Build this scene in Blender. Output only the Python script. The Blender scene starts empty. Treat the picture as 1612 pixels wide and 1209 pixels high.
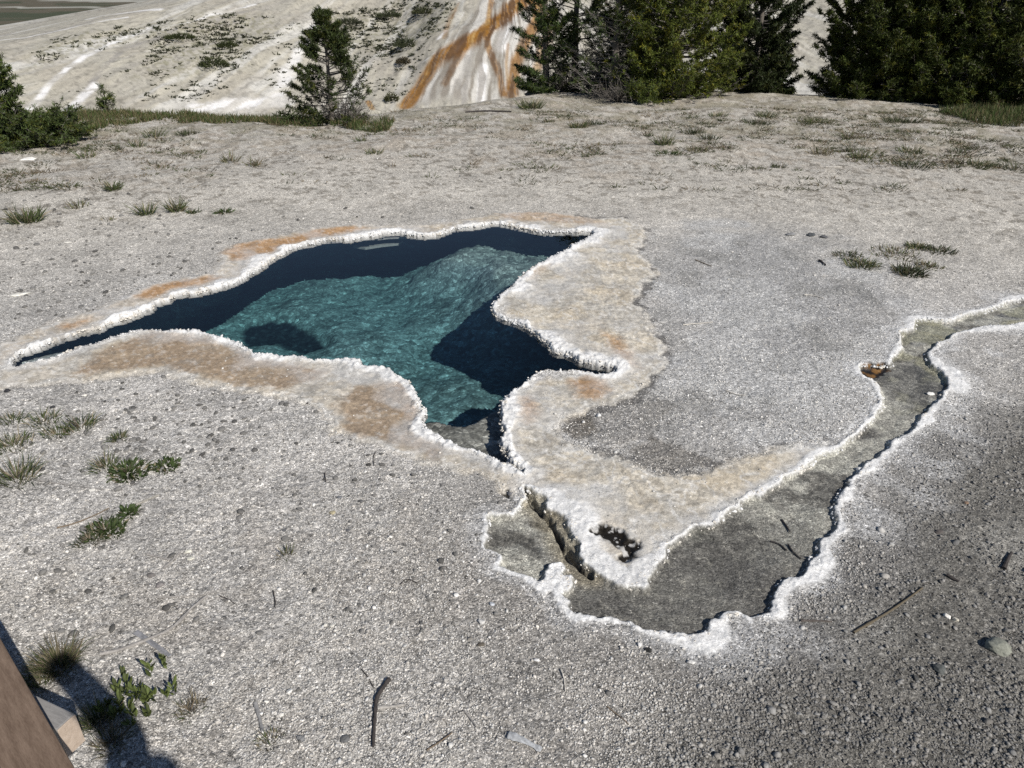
import bpy, math, random
import numpy as np
from mathutils import Vector
random.seed(7)
RNG = np.random.default_rng(11)
scene = bpy.context.scene
C = scene.collection

# ------------------------------------------------------------------ camera, sky, sun, exposure
CAMH, PITCH, FPX, CX, CY = 2.1, math.radians(28.0), 1211.0, 806.0, 604.5
cam_d = bpy.data.cameras.new('camera'); cam = bpy.data.objects.new('camera', cam_d); C.objects.link(cam)
cam.location = (0, 0, CAMH); cam.rotation_euler = (math.radians(90) - PITCH, 0, 0)
cam_d.sensor_width = 36.0; cam_d.lens = 36.0 * FPX / 1612.0
cam_d.clip_start = 0.05; cam_d.clip_end = 2000
scene.camera = cam
SUN_EL = math.radians(38.5)
SUN = Vector((0.625 * math.cos(SUN_EL), -0.781 * math.cos(SUN_EL), math.sin(SUN_EL))).normalized()
w = bpy.data.worlds.new('World'); scene.world = w; w.use_nodes = True
nt = w.node_tree; nt.nodes.clear()
sky = nt.nodes.new('ShaderNodeTexSky'); sky.sky_type = 'NISHITA'; sky.sun_disc = False
sky.sun_elevation = SUN_EL; sky.sun_rotation = math.atan2(SUN.x, SUN.y)
sky.altitude = 2200; sky.air_density = 1.0; sky.dust_density = 0.6
bg = nt.nodes.new('ShaderNodeBackground'); bg.inputs[1].default_value = 0.068
wo = nt.nodes.new('ShaderNodeOutputWorld')
nt.links.new(sky.outputs[0], bg.inputs[0]); nt.links.new(bg.outputs[0], wo.inputs[0])
sd_ = bpy.data.lights.new('sun', 'SUN'); sd_.energy = 4.8; sd_.angle = math.radians(0.53); sd_.color = (1.0, 0.955, 0.89)
sun = bpy.data.objects.new('sun', sd_); C.objects.link(sun)
sun.rotation_euler = SUN.to_track_quat('Z', 'Y').to_euler(); sun.location = (20, -25, 30)
scene.view_settings.view_transform = 'Standard'; scene.view_settings.look = 'None'
scene.view_settings.exposure = 0.15; scene.view_settings.gamma = 1.0
scene.cycles.max_bounces = 6; scene.cycles.transparent_max_bounces = 12
scene.cycles.use_denoising = False

# ------------------------------------------------------------------ helpers
def ray(px, py):
    a, b = (px - CX) / FPX, -(py - CY) / FPX
    c, s = math.cos(PITCH), math.sin(PITCH)
    return (a, c + b * s, -s + b * c)
def G(px, py, z=0.0):                       # where a sight line meets the level z
    d = ray(px, py); t = (z - CAMH) / d[2]
    return (d[0] * t, d[1] * t)
def GP(pts, z=0.0): return np.array([G(p[0], p[1], z) for p in pts])

def _h(ix, iy, seed):
    n = (ix.astype(np.int64) * 374761393 + iy.astype(np.int64) * 668265263 + seed * 1442695041) & 0xFFFFFFFF
    n = ((n ^ (n >> 13)) * 1274126177) & 0xFFFFFFFF
    n = (n ^ (n >> 16))
    return (n & 0xFFFFFF).astype(np.float32) / 16777216.0
def vn(x, y, seed=0):
    x = np.asarray(x, np.float64); y = np.asarray(y, np.float64)
    x0 = np.floor(x); y0 = np.floor(y); fx = (x - x0).astype(np.float32); fy = (y - y0).astype(np.float32)
    x0 = x0.astype(np.int64); y0 = y0.astype(np.int64)
    u = fx * fx * (3 - 2 * fx); v = fy * fy * (3 - 2 * fy)
    a = _h(x0, y0, seed); b = _h(x0 + 1, y0, seed); c = _h(x0, y0 + 1, seed); d = _h(x0 + 1, y0 + 1, seed)
    return (a * (1 - u) + b * u) * (1 - v) + (c * (1 - u) + d * u) * v
def fbm(x, y, f, o=4, seed=0):              # about 0..1, mean 0.5
    s = 0; t = 0; a = 1.0
    for k in range(o):
        s = s + a * vn(x * f + 17.3 * k, y * f - 9.1 * k, seed + k); t += a; a *= 0.5; f *= 2.03
    return s / t
def ss(a, b, x):
    t = np.clip((x - a) / (b - a), 0, 1); return t * t * (3 - 2 * t)

def sdist(P, x, y, W=None):                 # signed distance, negative inside; optional width carried along the outline
    x = x.astype(np.float32); y = y.astype(np.float32)
    n = len(P); best = np.full(x.shape, 1e9, np.float32); ins = np.zeros(x.shape, bool)
    wv = np.zeros(x.shape, np.float32) if W is not None else None
    for i in range(n):
        ax, ay = P[i]; bx, by = P[(i + 1) % n]
        dx, dy = bx - ax, by - ay; L = dx * dx + dy * dy + 1e-12
        t = np.clip(((x - ax) * dx + (y - ay) * dy) / L, 0, 1)
        d = (x - ax - t * dx) ** 2 + (y - ay - t * dy) ** 2
        if W is not None:
            m = d < best; wv[m] = (W[i] * (1 - t) + W[(i + 1) % n] * t)[m]
        best = np.minimum(best, d)
        if ay != by:
            c = (ay > y) != (by > y)
            ins ^= c & (x < (bx - ax) * (y - ay) / (by - ay) + ax)
    s = np.sqrt(best); s[ins] *= -1
    return (s, wv) if W is not None else s
def ldist(P, x, y):                         # distance to an open line
    best = np.full(x.shape, 1e9, np.float32)
    for i in range(len(P) - 1):
        ax, ay = P[i]; bx, by = P[i + 1]; dx, dy = bx - ax, by - ay; L = dx * dx + dy * dy + 1e-12
        t = np.clip(((x - ax) * dx + (y - ay) * dy) / L, 0, 1)
        best = np.minimum(best, (x - ax - t * dx) ** 2 + (y - ay - t * dy) ** 2)
    return np.sqrt(best)
def smooth_poly(P, W=None, it=1):
    P = np.array(P, float)
    for _ in range(it):
        Q = np.roll(P, -1, 0); P = np.stack([0.8 * P + 0.2 * Q, 0.2 * P + 0.8 * Q], 1).reshape(-1, P.shape[1])
    return P

def mesh_obj(name, V, F, mat, parent=None, smooth=True, attrs=None):
    me = bpy.data.meshes.new(name)
    V = np.asarray(V, np.float32); F = np.asarray(F, np.int32); k = F.shape[1]
    me.vertices.add(len(V)); me.vertices.foreach_set('co', V.ravel())
    me.loops.add(F.size); me.loops.foreach_set('vertex_index', F.ravel())
    me.polygons.add(len(F)); me.polygons.foreach_set('loop_start', np.arange(0, F.size, k, dtype=np.int32))
    me.polygons.foreach_set('loop_total', np.full(len(F), k, np.int32))
    me.update(calc_edges=True)
    if smooth: me.polygons.foreach_set('use_smooth', np.ones(len(F), bool))
    for an, av in (attrs or {}).items():
        av = np.asarray(av, np.float32)
        if av.ndim == 2:
            at = me.attributes.new(an, 'FLOAT_COLOR', 'POINT')
            at.data.foreach_set('color', np.concatenate([av, np.ones((len(av), 1), np.float32)], 1).ravel())
        else:
            at = me.attributes.new(an, 'FLOAT', 'POINT'); at.data.foreach_set('value', av)
    me.materials.append(mat)
    o = bpy.data.objects.new(name, me); C.objects.link(o)
    if parent is not None: o.parent = parent
    return o
def tag(o, label=None, cat=None, group=None, kind=None):
    if label: o['label'] = label
    if cat: o['category'] = cat
    if group: o['group'] = group
    if kind: o['kind'] = kind
    return o
def empty(name, loc, rz=0):
    o = bpy.data.objects.new(name, None); C.objects.link(o); o.location = loc; o.rotation_euler = (0, 0, rz)
    o.empty_display_size = 0.1
    return o

class MatB:                                  # tiny node helper
    def __init__(s, name):
        s.m = bpy.data.materials.new(name); s.m.use_nodes = True; s.t = s.m.node_tree; s.t.nodes.clear()
        s.out = s.n('ShaderNodeOutputMaterial')
    def n(s, typ, **kw):
        nd = s.t.nodes.new(typ)
        for k, v in kw.items(): setattr(nd, k, v)
        return nd
    def l(s, a, b): s.t.links.new(a, b)
    def val(s, sock, v):
        if hasattr(v, 'is_output') or isinstance(v, bpy.types.NodeSocket): s.l(v, sock)
        else: sock.default_value = v
    def math(s, op, a, b=0.0, clamp=False):
        nd = s.n('ShaderNodeMath', operation=op); nd.use_clamp = clamp; s.val(nd.inputs[0], a); s.val(nd.inputs[1], b); return nd.outputs[0]
    def mix(s, f, a, b, mode='MIX'):
        nd = s.n('ShaderNodeMix', data_type='RGBA', blend_type=mode)
        s.val(nd.inputs[0], f); s.val(nd.inputs[6], a); s.val(nd.inputs[7], b); return nd.outputs[2]
    def ramp(s, f, pts, interp='LINEAR'):
        nd = s.n('ShaderNodeValToRGB'); cr = nd.color_ramp; cr.interpolation = interp
        while len(cr.elements) < len(pts): cr.elements.new(0.5)
        for e, (p, c) in zip(cr.elements, pts):
            e.position = p; e.color = (c[0], c[1], c[2], 1) if isinstance(c, (tuple, list)) else (c, c, c, 1)
        s.val(nd.inputs[0], f); return nd.outputs[0]
    def noise(s, vec, scale, detail=3, rough=0.55):
        nd = s.n('ShaderNodeTexNoise'); nd.inputs['Scale'].default_value = scale; nd.inputs['Detail'].default_value = detail
        nd.inputs['Roughness'].default_value = rough; s.l(vec, nd.inputs['Vector']); return nd.outputs['Fac']
    def voro(s, vec, scale, feature='F1', rnd=1.0):
        nd = s.n('ShaderNodeTexVoronoi', feature=feature); nd.inputs['Scale'].default_value = scale
        nd.inputs['Randomness'].default_value = rnd; s.l(vec, nd.inputs['Vector']); return nd
    def obco(s): return s.n('ShaderNodeTexCoord').outputs['Object']
    def attr(s, name): return s.n('ShaderNodeAttribute', attribute_name=name)
    def bump(s, h, strength=0.5, dist=0.01, normal=None):
        nd = s.n('ShaderNodeBump'); nd.inputs['Strength'].default_value = strength; nd.inputs['Distance'].default_value = dist
        s.l(h, nd.inputs['Height'])
        if normal is not None: s.l(normal, nd.inputs['Normal'])
        return nd.outputs[0]
    def pbsdf(s, col, rough=0.9, normal=None, spec=0.2):
        nd = s.n('ShaderNodeBsdfPrincipled'); s.val(nd.inputs['Base Color'], col); s.val(nd.inputs['Roughness'], rough)
        nd.inputs['Specular IOR Level'].default_value = spec
        if normal is not None: s.l(normal, nd.inputs['Normal'])
        s.l(nd.outputs[0], s.out.inputs['Surface']); return nd

# ---- materials
def mat_ground():
    m = MatB('sinter_ground'); co = m.obco()
    base = m.attr('col').outputs['Color']; grit = m.attr('grit').outputs['Fac']
    # ragged domain so cells look like broken grains
    nz = m.n('ShaderNodeTexNoise'); nz.inputs['Scale'].default_value = 60; nz.inputs['Detail'].default_value = 2; m.l(co, nz.inputs['Vector'])
    va = m.n('ShaderNodeVectorMath', operation='MULTIPLY_ADD'); m.l(nz.outputs['Color'], va.inputs[0]); va.inputs[1].default_value = (0.012, 0.012, 0.012); m.l(co, va.inputs[2])
    cw = va.outputs[0]
    def cells(scale, pts):
        v = m.voro(cw, scale); sp = m.n('ShaderNodeSeparateColor'); m.l(v.outputs['Color'], sp.inputs[0])
        return v, m.ramp(sp.outputs[0], pts), sp
    v1, c1, s1 = cells(95, [(0, 0.50), (0.10, 0.66), (0.3, 0.88), (0.7, 1.02), (0.9, 1.22), (1.0, 1.7)])
    v2, c2, s2 = cells(230, [(0, 0.30), (0.15, 0.66), (0.5, 0.98), (0.85, 1.28), (1.0, 2.1)])
    v3, c3, s3 = cells(34, [(0, 0.42), (0.06, 0.55), (0.09, 1.0), (0.96, 1.0), (1.0, 1.45)])
    inside = m.ramp(v3.outputs['Distance'], [(0.0, 1.0), (0.30, 1.0), (0.36, 0.0)])
    c3m = m.mix(inside, (1, 1, 1, 1), c3)
    sp = m.mix(1.0, c1, c2, 'MULTIPLY'); sp = m.mix(1.0, sp, c3m, 'MULTIPLY')
    fine = m.noise(co, 22, 6, 0.7); fr = m.ramp(fine, [(0.2, 0.70), (0.5, 1.0), (0.8, 1.24)])
    med = m.noise(co, 3.2, 5, 0.65); mr = m.ramp(med, [(0.25, 0.80), (0.5, 1.0), (0.75, 1.14)])
    k = m.mix(grit, (1, 1, 1, 1), sp)
    fn = m.noise(co, 95, 5, 0.75); fp = m.ramp(fn, [(0.30, 0.62), (0.42, 0.94), (0.6, 1.06), (0.75, 1.22)]); cr_ = m.noise(cw, 11, 6, 0.7)
    crk = m.ramp(m.math('ABSOLUTE', m.math('SUBTRACT', cr_, 0.5)), [(0.0, 0.72), (0.012, 0.86), (0.03, 1.0)])
    crust = m.mix(1.0, fp, crk, 'MULTIPLY'); k = m.mix(grit, crust, sp)
    col = m.mix(1.0, base, k, 'MULTIPLY'); col = m.mix(0.75, col, fr, 'MULTIPLY'); col = m.mix(0.8, col, mr, 'MULTIPLY')
    # bumps: grains where gritty, crusty noise everywhere
    e1 = m.math('MULTIPLY', m.math('SUBTRACT', 0.6, v1.outputs['Distance']), s1.outputs[1])
    e2 = m.math('MULTIPLY', m.math('SUBTRACT', 0.6, v2.outputs['Distance']), 0.35)
    e3 = m.math('MULTIPLY', inside, m.math('MULTIPLY', s3.outputs[1], 0.5))
    hg = m.math('MULTIPLY', m.math('ADD', m.math('ADD', e1, e2), e3), grit)
    hn = m.math('MULTIPLY', m.noise(co, 130, 4, 0.7), 0.55)
    b = m.bump(m.math('ADD', hg, hn), 0.75, 0.007)
    m.pbsdf(col, m.attr('rough').outputs['Fac'], b, 0.25)
    return m.m
def mat_attr(name, rough=0.85, nscale=60, amp=0.25, bump=0.3, bd=0.003, spec=0.2):
    m = MatB(name); co = m.obco(); base = m.attr('col').outputs['Color']
    f = m.noise(co, nscale, 4, 0.6); r = m.ramp(f, [(0.25, 1 - amp), (0.75, 1 + amp)])
    m.pbsdf(m.mix(1.0, base, r, 'MULTIPLY'), rough, m.bump(f, bump, bd), spec)
    return m.m
def mat_foliage(name, tr=0.25):
    m = MatB(name); base = m.attr('col').outputs['Color']
    d = m.n('ShaderNodeBsdfPrincipled'); m.l(base, d.inputs['Base Color']); d.inputs['Roughness'].default_value = 0.6
    d.inputs['Specular IOR Level'].default_value = 0.25
    t = m.n('ShaderNodeBsdfTranslucent'); m.l(base, t.inputs['Color'])
    x = m.n('ShaderNodeMixShader'); x.inputs[0].default_value = tr; m.l(d.outputs[0], x.inputs[1]); m.l(t.outputs[0], x.inputs[2])
    m.l(x.outputs[0], m.out.inputs['Surface']); return m.m
def mat_sinter():
    m = MatB('white_sinter'); co = m.obco(); base = m.attr('col').outputs['Color']
    v = m.voro(co, 170); f = m.noise(co, 45, 4, 0.7)
    r = m.ramp(f, [(0.25, 0.80), (0.6, 1.05)])
    h = m.math('ADD', m.math('SUBTRACT', 0.5, v.outputs['Distance']), m.math('MULTIPLY', f, 0.6))
    m.pbsdf(m.mix(1.0, base, r, 'MULTIPLY'), 0.75, m.bump(h, 0.9, 0.006), 0.3); return m.m
def mat_basin():
    m = MatB('basin_floor'); co = m.obco(); base = m.attr('col').outputs['Color']
    nz = m.n('ShaderNodeTexNoise'); nz.inputs['Scale'].default_value = 5; nz.inputs['Detail'].default_value = 3; m.l(co, nz.inputs['Vector'])
    va = m.n('ShaderNodeVectorMath', operation='MULTIPLY_ADD'); m.l(nz.outputs['Color'], va.inputs[0]); va.inputs[1].default_value = (0.07, 0.07, 0.03); m.l(co, va.inputs[2])
    v = m.voro(va.outputs[0], 28); sp = m.n('ShaderNodeSeparateColor'); m.l(v.outputs['Color'], sp.inputs[0])
    c = m.ramp(sp.outputs[0], [(0, 0.45), (0.5, 0.9), (0.85, 1.3), (1, 2.2)])  # floor mottling, with the bright caustic net painted into the same cells
    v2 = m.voro(co, 80); s2 = m.n('ShaderNodeSeparateColor'); m.l(v2.outputs['Color'], s2.inputs[0])
    c2 = m.ramp(s2.outputs[0], [(0, 0.6), (.8, 1.15), (1, 2.0)])
    f = m.noise(co, 4.5, 7, 0.7); fr = m.ramp(f, [(0.30, 0.42), (0.5, 1.0), (0.70, 1.5)])
    col = m.mix(0.8, base, c, 'MULTIPLY'); col = m.mix(0.7, col, c2, 'MULTIPLY'); col = m.mix(0.8, col, fr, 'MULTIPLY')
    h = m.math('ADD', m.math('SUBTRACT', 0.5, v.outputs['Distance']), m.math('MULTIPLY', v2.outputs['Distance'], 0.25))
    m.pbsdf(col, 0.95, m.bump(h, 0.30, 0.02), 0.05); return m.m
def mat_water(name, absorb, dens, refl=1.0):
    m = MatB(name); co = m.obco()
    n1 = m.noise(co, 26, 3, 0.6); n2 = m.noise(co, 7, 2, 0.5)
    b = m.bump(m.math('ADD', m.math('MULTIPLY', n1, 0.25), n2), 0.10, 0.006)
    ge = m.n('ShaderNodeNewGeometry'); dt = m.n('ShaderNodeVectorMath', operation='DOT_PRODUCT'); m.l(ge.outputs['Normal'], dt.inputs[0]); m.l(ge.outputs['Incoming'], dt.inputs[1])
    gr = m.math('POWER', m.math('SUBTRACT', 1.0, m.math('ABSOLUTE', dt.outputs['Value'])), 5.0)      # same reflectance from both sides
    f = m.math('MULTIPLY', m.math('ADD', m.math('MULTIPLY', gr, 0.98), 0.02), refl)
    gl = m.n('ShaderNodeBsdfGlossy'); gl.inputs['Roughness'].default_value = 0.03; m.l(b, gl.inputs['Normal'])
    tr = m.n('ShaderNodeBsdfTransparent')
    x = m.n('ShaderNodeMixShader'); m.l(f, x.inputs[0]); m.l(tr.outputs[0], x.inputs[1]); m.l(gl.outputs[0], x.inputs[2])
    m.l(x.outputs[0], m.out.inputs['Surface'])
    va = m.n('ShaderNodeVolumeAbsorption'); va.inputs['Color'].default_value = (*absorb, 1); va.inputs['Density'].default_value = dens
    m.l(va.outputs[0], m.out.inputs['Volume'])
    return m.m
def mat_wood(name, c0, c1, dirn=(1, 1, 18)):
    m = MatB(name); co = m.obco()
    mp = m.n('ShaderNodeMapping'); mp.inputs['Scale'].default_value = dirn; m.l(co, mp.inputs['Vector'])
    f = m.noise(mp.outputs[0], 6, 6, 0.65); f2 = m.noise(mp.outputs[0], 40, 3, 0.6)
    g = m.math('ADD', m.math('MULTIPLY', f, 0.65), m.math('MULTIPLY', f2, 0.35))
    col = m.ramp(g, [(0.3, c0), (0.7, c1)])
    kn = m.voro(co, 9); ks = m.ramp(kn.outputs['Distance'], [(0.0, 0.45), (0.05, 0.7), (0.09, 1.0)])
    col = m.mix(0.8, col, ks, 'MULTIPLY')
    m.pbsdf(col, 0.75, m.bump(g, 0.5, 0.003), 0.25); return m.m
M_ground = mat_ground(); M_sinter = mat_sinter(); M_basin = mat_basin()
M_stone = mat_attr('stone', 0.9, 90, 0.3, 0.6, 0.004)
M_twig = mat_attr('dead_wood', 0.8, 120, 0.3, 0.5, 0.002)
M_needle = mat_foliage('pine_needles', 0.12); M_grass = mat_foliage('grass_blades', 0.3)
M_bark = mat_attr('bark', 0.95, 40, 0.35, 0.8, 0.01)

# ------------------------------------------------------------------ traced outlines -> level ground
POOL = [(24,575,.10),(32,559,.10),(52,551,.13),(75,544,.13),(92,535,.13),(112,530,.14),(135,522,.14),(160,517,.15),(175,509,.16),(200,502,.14),(217,496,.15),
(247,484,.18),(252,477,.2),(272,472,.16),(280,464,.16),(300,464,.14),(322,459,.14),(345,454,.14),(365,447,.14),(385,437,.15),(400,427,.18),(408,425,.18),(423,410,.17),(440,402,.16),
(463,389,.16),(485,384,.15),(515,377,.15),(553,376,.14),(583,371,.14),(608,366,.14),(628,365,.13),(648,370,.13),(678,372,.14),(698,366,.16),(715,359,.15),(753,356,.15),(778,351,.14),
(806,355,.13),(831,361,.12),(851,365,.12),(881,365,.12),(906,364,.12),(932,364,.15),(933,371,.15),(923,377,.15),(901,386,.14),(888,399,.14),(871,405,.14),(853,415,.14),(836,425,.13),
(821,437,.14),(811,449,.14),(803,456,.14),(788,465,.14),(776,482,.15),(780,496,.15),(803,506,.14),(811,507,.13),(828,517,.13),(846,527,.13),(856,537,.13),(878,555,.13),(898,562,.14),(918,570,.14),
(946,576,.13),(968,582,.10),(966,587,.06),(953,592,.05),(931,590,.05),(906,587,.05),(881,585,.05),(856,586,.05),(841,591,.06),(833,601,.06),(820,610,.06),(803,622,.07),(789,637,.08),(793,657,.09),
(792,680,.08),(790,700,.08),(800,717,.08),(813,735,.08),(826,742,.08),(822,752,.10),(806,740,.11),(788,735,.10),(778,730,.10),(768,722,.10),(745,710,.07),(725,705,.07),(703,696,.07),(685,685,.08),
(668,675,.09),(663,662,.08),(667,652,.07),(660,640,.08),(655,620,.08),(648,607,.09),(640,600,.09),(618,592,.10),(612,582,.12),(588,580,.12),(570,577,.14),(565,569,.12),(545,567,.12),(515,570,.11),
(488,566,.10),(478,562,.10),(448,564,.08),(428,562,.07),(403,560,.07),(387,552,.07),(377,541,.08),(350,532,.08),(332,527,.09),(312,522,.09),(275,520,.07),(232,519,.05),(207,522,.04),(175,532,.04),
(150,540,.04),(125,547,.04),(100,557,.04),(75,566,.04),(50,570,.05),(27,576,.08)]
STREAM = [(821,767,.07),(832,786,.07),(821,792,.07),(818,802,.07),(806,812,.07),(803,810,.07),(788,812,.05),(775,810,.05),(763,816,.05),(764,830,.06),(767,844,.05),(763,855,.05),(765,865,.05),(778,869,.05),
(790,877,.05),(783,892,.05),(803,900,.06),(832,908,.07),(849,920,.07),(858,912,.06),(862,900,.05),(870,888,.05),(886,888,.05),(890,896,.05),(884,908,.05),(903,908,.05),(900,925,.05),(888,936,.04),(895,946,.03),
(895,959,.03),(906,968,.04),(929,971,.03),(944,977,.03),(959,974,.035),(982,979,.035),(995,979,.04),(1003,988,.04),(1021,996,.03),(1051,998,.03),(1072,1000,.04),(1087,1006,.04),(1110,1003,.05),(1118,993,.05),
(1128,979,.05),(1143,969,.06),(1164,967,.06),(1174,974,.05),(1184,977,.04),(1207,970,.05),(1214,968,.05),(1219,951,.06),(1224,920,.08),(1232,909,.08),(1260,908,.08),(1270,898,.08),(1276,881,.08),(1294,875,.08),
(1291,862,.09),(1294,850,.09),(1309,844,.08),(1324,830,.07),(1319,815,.07),(1316,800,.08),(1321,785,.08),(1334,770,.08),(1341,755,.07),(1349,747,.08),(1364,732,.08),(1384,717,.08),(1389,710,.09),(1403,705,.09),
(1404,695,.08),(1426,687,.10),(1441,680,.10),(1443,667,.10),(1451,660,.09),(1464,647,.09),(1471,637,.08),(1484,625,.09),(1493,612,.09),(1491,598,.10),(1479,585,.12),(1461,572,.12),(1459,560,.13),(1464,550,.14),
(1484,540,.14),(1504,527,.13),(1524,520,.12),(1559,515,.10),(1589,514,.08),(1612,507,.08),(1680,498,.08),(1780,488,.08),(1780,462,.05),(1680,467,.05),(1612,472,.05),(1584,475,.06),(1566,484,.06),(1546,491,.05),(1521,497,.05),(1496,507,.05),(1459,504,.05),
(1436,505,.04),(1440,515,.04),(1434,522,.04),(1419,524,.04),(1415,532,.04),(1419,545,.04),(1416,560,.04),(1406,565,.04),(1403,574,.04),(1390,578,.04),(1359,574,.03),(1350,578,.03),(1356,588,.03),(1371,598,.03),(1381,605,.03),
(1386,615,.03),(1388,642,.03),(1381,652,.025),(1364,667,.025),(1351,685,.025),(1329,695,.025),(1316,710,.03),(1289,716,.03),(1276,729,.03),(1259,741,.03),(1236,750,.03),(1231,760,.03),(1209,771,.03),(1196,780,.03),
(1171,787,.03),(1163,800,.03),(1143,802,.04),(1128,817,.04),(1123,826,.04),(1093,830,.04),(1081,842,.05),(1058,857,.05),(1046,862,.05),(1047,877,.05),(1036,887,.05),(1031,895,.06),(1020,912,.08),(1018,924,.08),
(990,923,.09),(970,922,.09),(959,913,.09),(944,904,.09),(936,897,.08),(923,890,.08),(913,877,.07),(913,857,.08),(903,845,.08),(901,832,.08),(891,812,.08),(883,812,.07),(873,805,.07),(861,797,.07),(860,785,.06),
(843,779,.06),(831,772,.06)]
def prep(L):
    P = np.array([[*G(p[0], p[1]), p[2]] for p in L]); P = smooth_poly(P, it=1); return P[:, :2], P[:, 2]
PP, PW = prep(POOL); SP, SW = prep(STREAM)
WL = -0.009                                   # water level

def rim_fields(x, y):
    """perturbed signed distance and white-band width for pool and stream"""
    n = len(x); sp = np.full(n, 9., np.float32); ws = np.full(n, .08, np.float32); st = np.full(n, 9., np.float32); wt = np.full(n, .05, np.float32)
    for P, W, s, wv in ((PP, PW, sp, ws), (SP, SW, st, wt)):
        pad = 1.4
        m = (x > P[:, 0].min() - pad) & (x < P[:, 0].max() + pad) & (y > P[:, 1].min() - pad) & (y < P[:, 1].max() + pad)
        a, b = sdist(P, x[m], y[m], W); s[m] = a; wv[m] = b
    var = .12 + 1.65 * ss(.25, .8, fbm(x, y, 4.2, 3, 15)); ws = ws * var; wt = wt * var
    sp = sp - .020 * ss(-1.9, -2.6, x); ws = ws * (1 - .38 * ss(.5, -.8, x) * ss(3.4, 3.9, y))
    nz = (fbm(x, y, 12, 4, 5) - .5) * 0.052 + (fbm(x, y, 55, 2, 9) - .5) * 0.018
    k = np.clip(1.3 - np.minimum(np.abs(sp), np.abs(st)), 0, 1)
    return sp + nz * k, ws, st + nz * k * 0.8, wt

# terrain ---------------------------------------------------------
RIDGE = np.array([G(a, b) for a, b in [(-900,215),(-400,190),(0,177),(60,177),(300,179),(450,184),(600,171),(700,160),(800,149),(860,141),(1000,139),(1210,142),(1330,151),(1500,161),(1612,170),(2100,205),(2700,260)]])
RAZ = np.arctan2(RIDGE[:, 0], RIDGE[:, 1]); RD = np.hypot(RIDGE[:, 0], RIDGE[:, 1])
def azpx(px): return math.atan2((px - CX) / FPX, math.cos(PITCH) + 0.4 * math.sin(PITCH))
CAPX = np.array([azpx(p) for p in (-1500, -600, 0, 120, 250, 400, 550, 800, 1200, 2600)])
CAPZ = np.array([-3.5, -2.9, -1.05, -.35, .45, 1.6, 4.5, 9, 11, 9])
SUMMIT = np.array([-1.0, 78.0])
def terrain(x, y):
    az = np.arctan2(x, y); D = np.hypot(x, y)
    rd = np.interp(az, RAZ, RD, left=RD[0], right=RD[-1])
    back = np.abs(az) > 1.9
    rd = np.where(back, 40.0, rd)
    z = (fbm(x, y, .45, 3, 31) - .5) * .10 * ss(1.5, 6, D) * (1 - 0.85 * ss(.9, 0.0, np.abs(D - 5) - 3.0)) 
    z = z + (fbm(x, y, 1.3, 4, 33) - .5) * .12 * ss(8.5, 12, D)
    over = D - rd
    drop = ss(-0.6, 9, over) * 5.2
    z = z - drop - 0.02 * np.maximum(over, 0) ** .5
    # far bank and hill
    cap = np.interp(az, CAPX, CAPZ)
    bulge = np.exp(-((az - azpx(765)) / .085) ** 4) * ss(39, 46, D) * ss(75, 55, D)
    rise = -4.3 + .35 * (D - 40) + (fbm(x, y, .12, 3, 41) - .5) * 1.6 + (fbm(x, y, .6, 3, 43) - .5) * .32 + 1.5 * bulge + (fbm(x, y, 2.2, 4, 45) - .5) * .12
    hill = np.where(rise < cap, rise, cap + (rise - cap) * .03)
    k = .5; hill = cap - np.log1p(np.exp(np.clip((cap - rise) / k, -40, 40))) * k
    fall = ss(66, 100, D) * (cap + 4.6) * (az < azpx(520)) 
    hill = np.where(D > 60, hill - fall * ss(azpx(560), azpx(300), az), hill)
    z = np.where(D > 30, np.maximum(z, np.where(hill > -5, hill, -5)), z)
    return z.astype(np.float64)

def H(px, py):                                # sight line meets the far slopes
    d = np.array(ray(px, py)); t = np.linspace(18, 140, 1600)
    x, y, z = d[0] * t, d[1] * t, CAMH + d[2] * t
    tz = terrain(x, y); i = np.argmax(z < tz)
    if not (z < tz).any(): i = len(t) - 1
    return (x[i], y[i])
def HP(pts): return np.array([H(*p) for p in pts])

# ---- zone shapes traced on the level ground
APR_R = GP([(932,345),(981,343),(1012,360),(1013,380),(1003,392),(1018,417),(1032,432),(1012,450),(998,470),(1005,487),(1015,505),(1028,525),(1046,550),(1043,572),(1033,588),(1018,602),(981,630),(921,647),(888,657),
 (872,680),(900,705),(945,715),(985,728),(1040,752),(1100,747),(1160,727),(1220,712),(1300,700),(1290,716),(1209,771),(1093,830),(1046,862),(1031,894),(990,923),(936,897),(901,832),(843,779),(821,760),(790,700),(789,637),(833,601),
 (900,590),(968,587),(850,530),(776,482),(850,415),(932,368),(806,350),(790,338),(860,334)])
APR_L = GP([(0,575),(0,612),(60,603),(150,597),(255,583),(300,597),(345,607),(380,617),(440,622),(475,630),(512,650),(530,682),(560,694),(610,708),(650,725),(700,737),(750,742),(785,760),(806,775),(826,745),(760,720),(680,690),
 (665,660),(650,605),(600,582),(515,570),(400,560),(330,527),(230,519),(150,540),(75,566),(24,575)])
APR_F = GP([(-60,600),(-60,560),(0,545),(90,505),(150,490),(200,468),(240,450),(300,436),(340,434),(353,398),(375,385),(410,378),(450,370),(500,358),(545,354),(600,357),(690,355),(790,336),(850,334),(930,343),(932,366),(800,356),(650,372),(460,392),(400,430),(270,474),(150,520),(24,575)])
TAN = [GP([(150,560),(240,525),(320,532),(380,555),(470,575),(520,585),(500,600),(440,612),(380,607),(320,590),(260,575),(200,582),(120,590)]),
       GP([(530,640),(560,612),(600,602),(640,604),(655,640),(660,680),(700,712),(690,728),(640,705),(590,695),(545,685)])]
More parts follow.
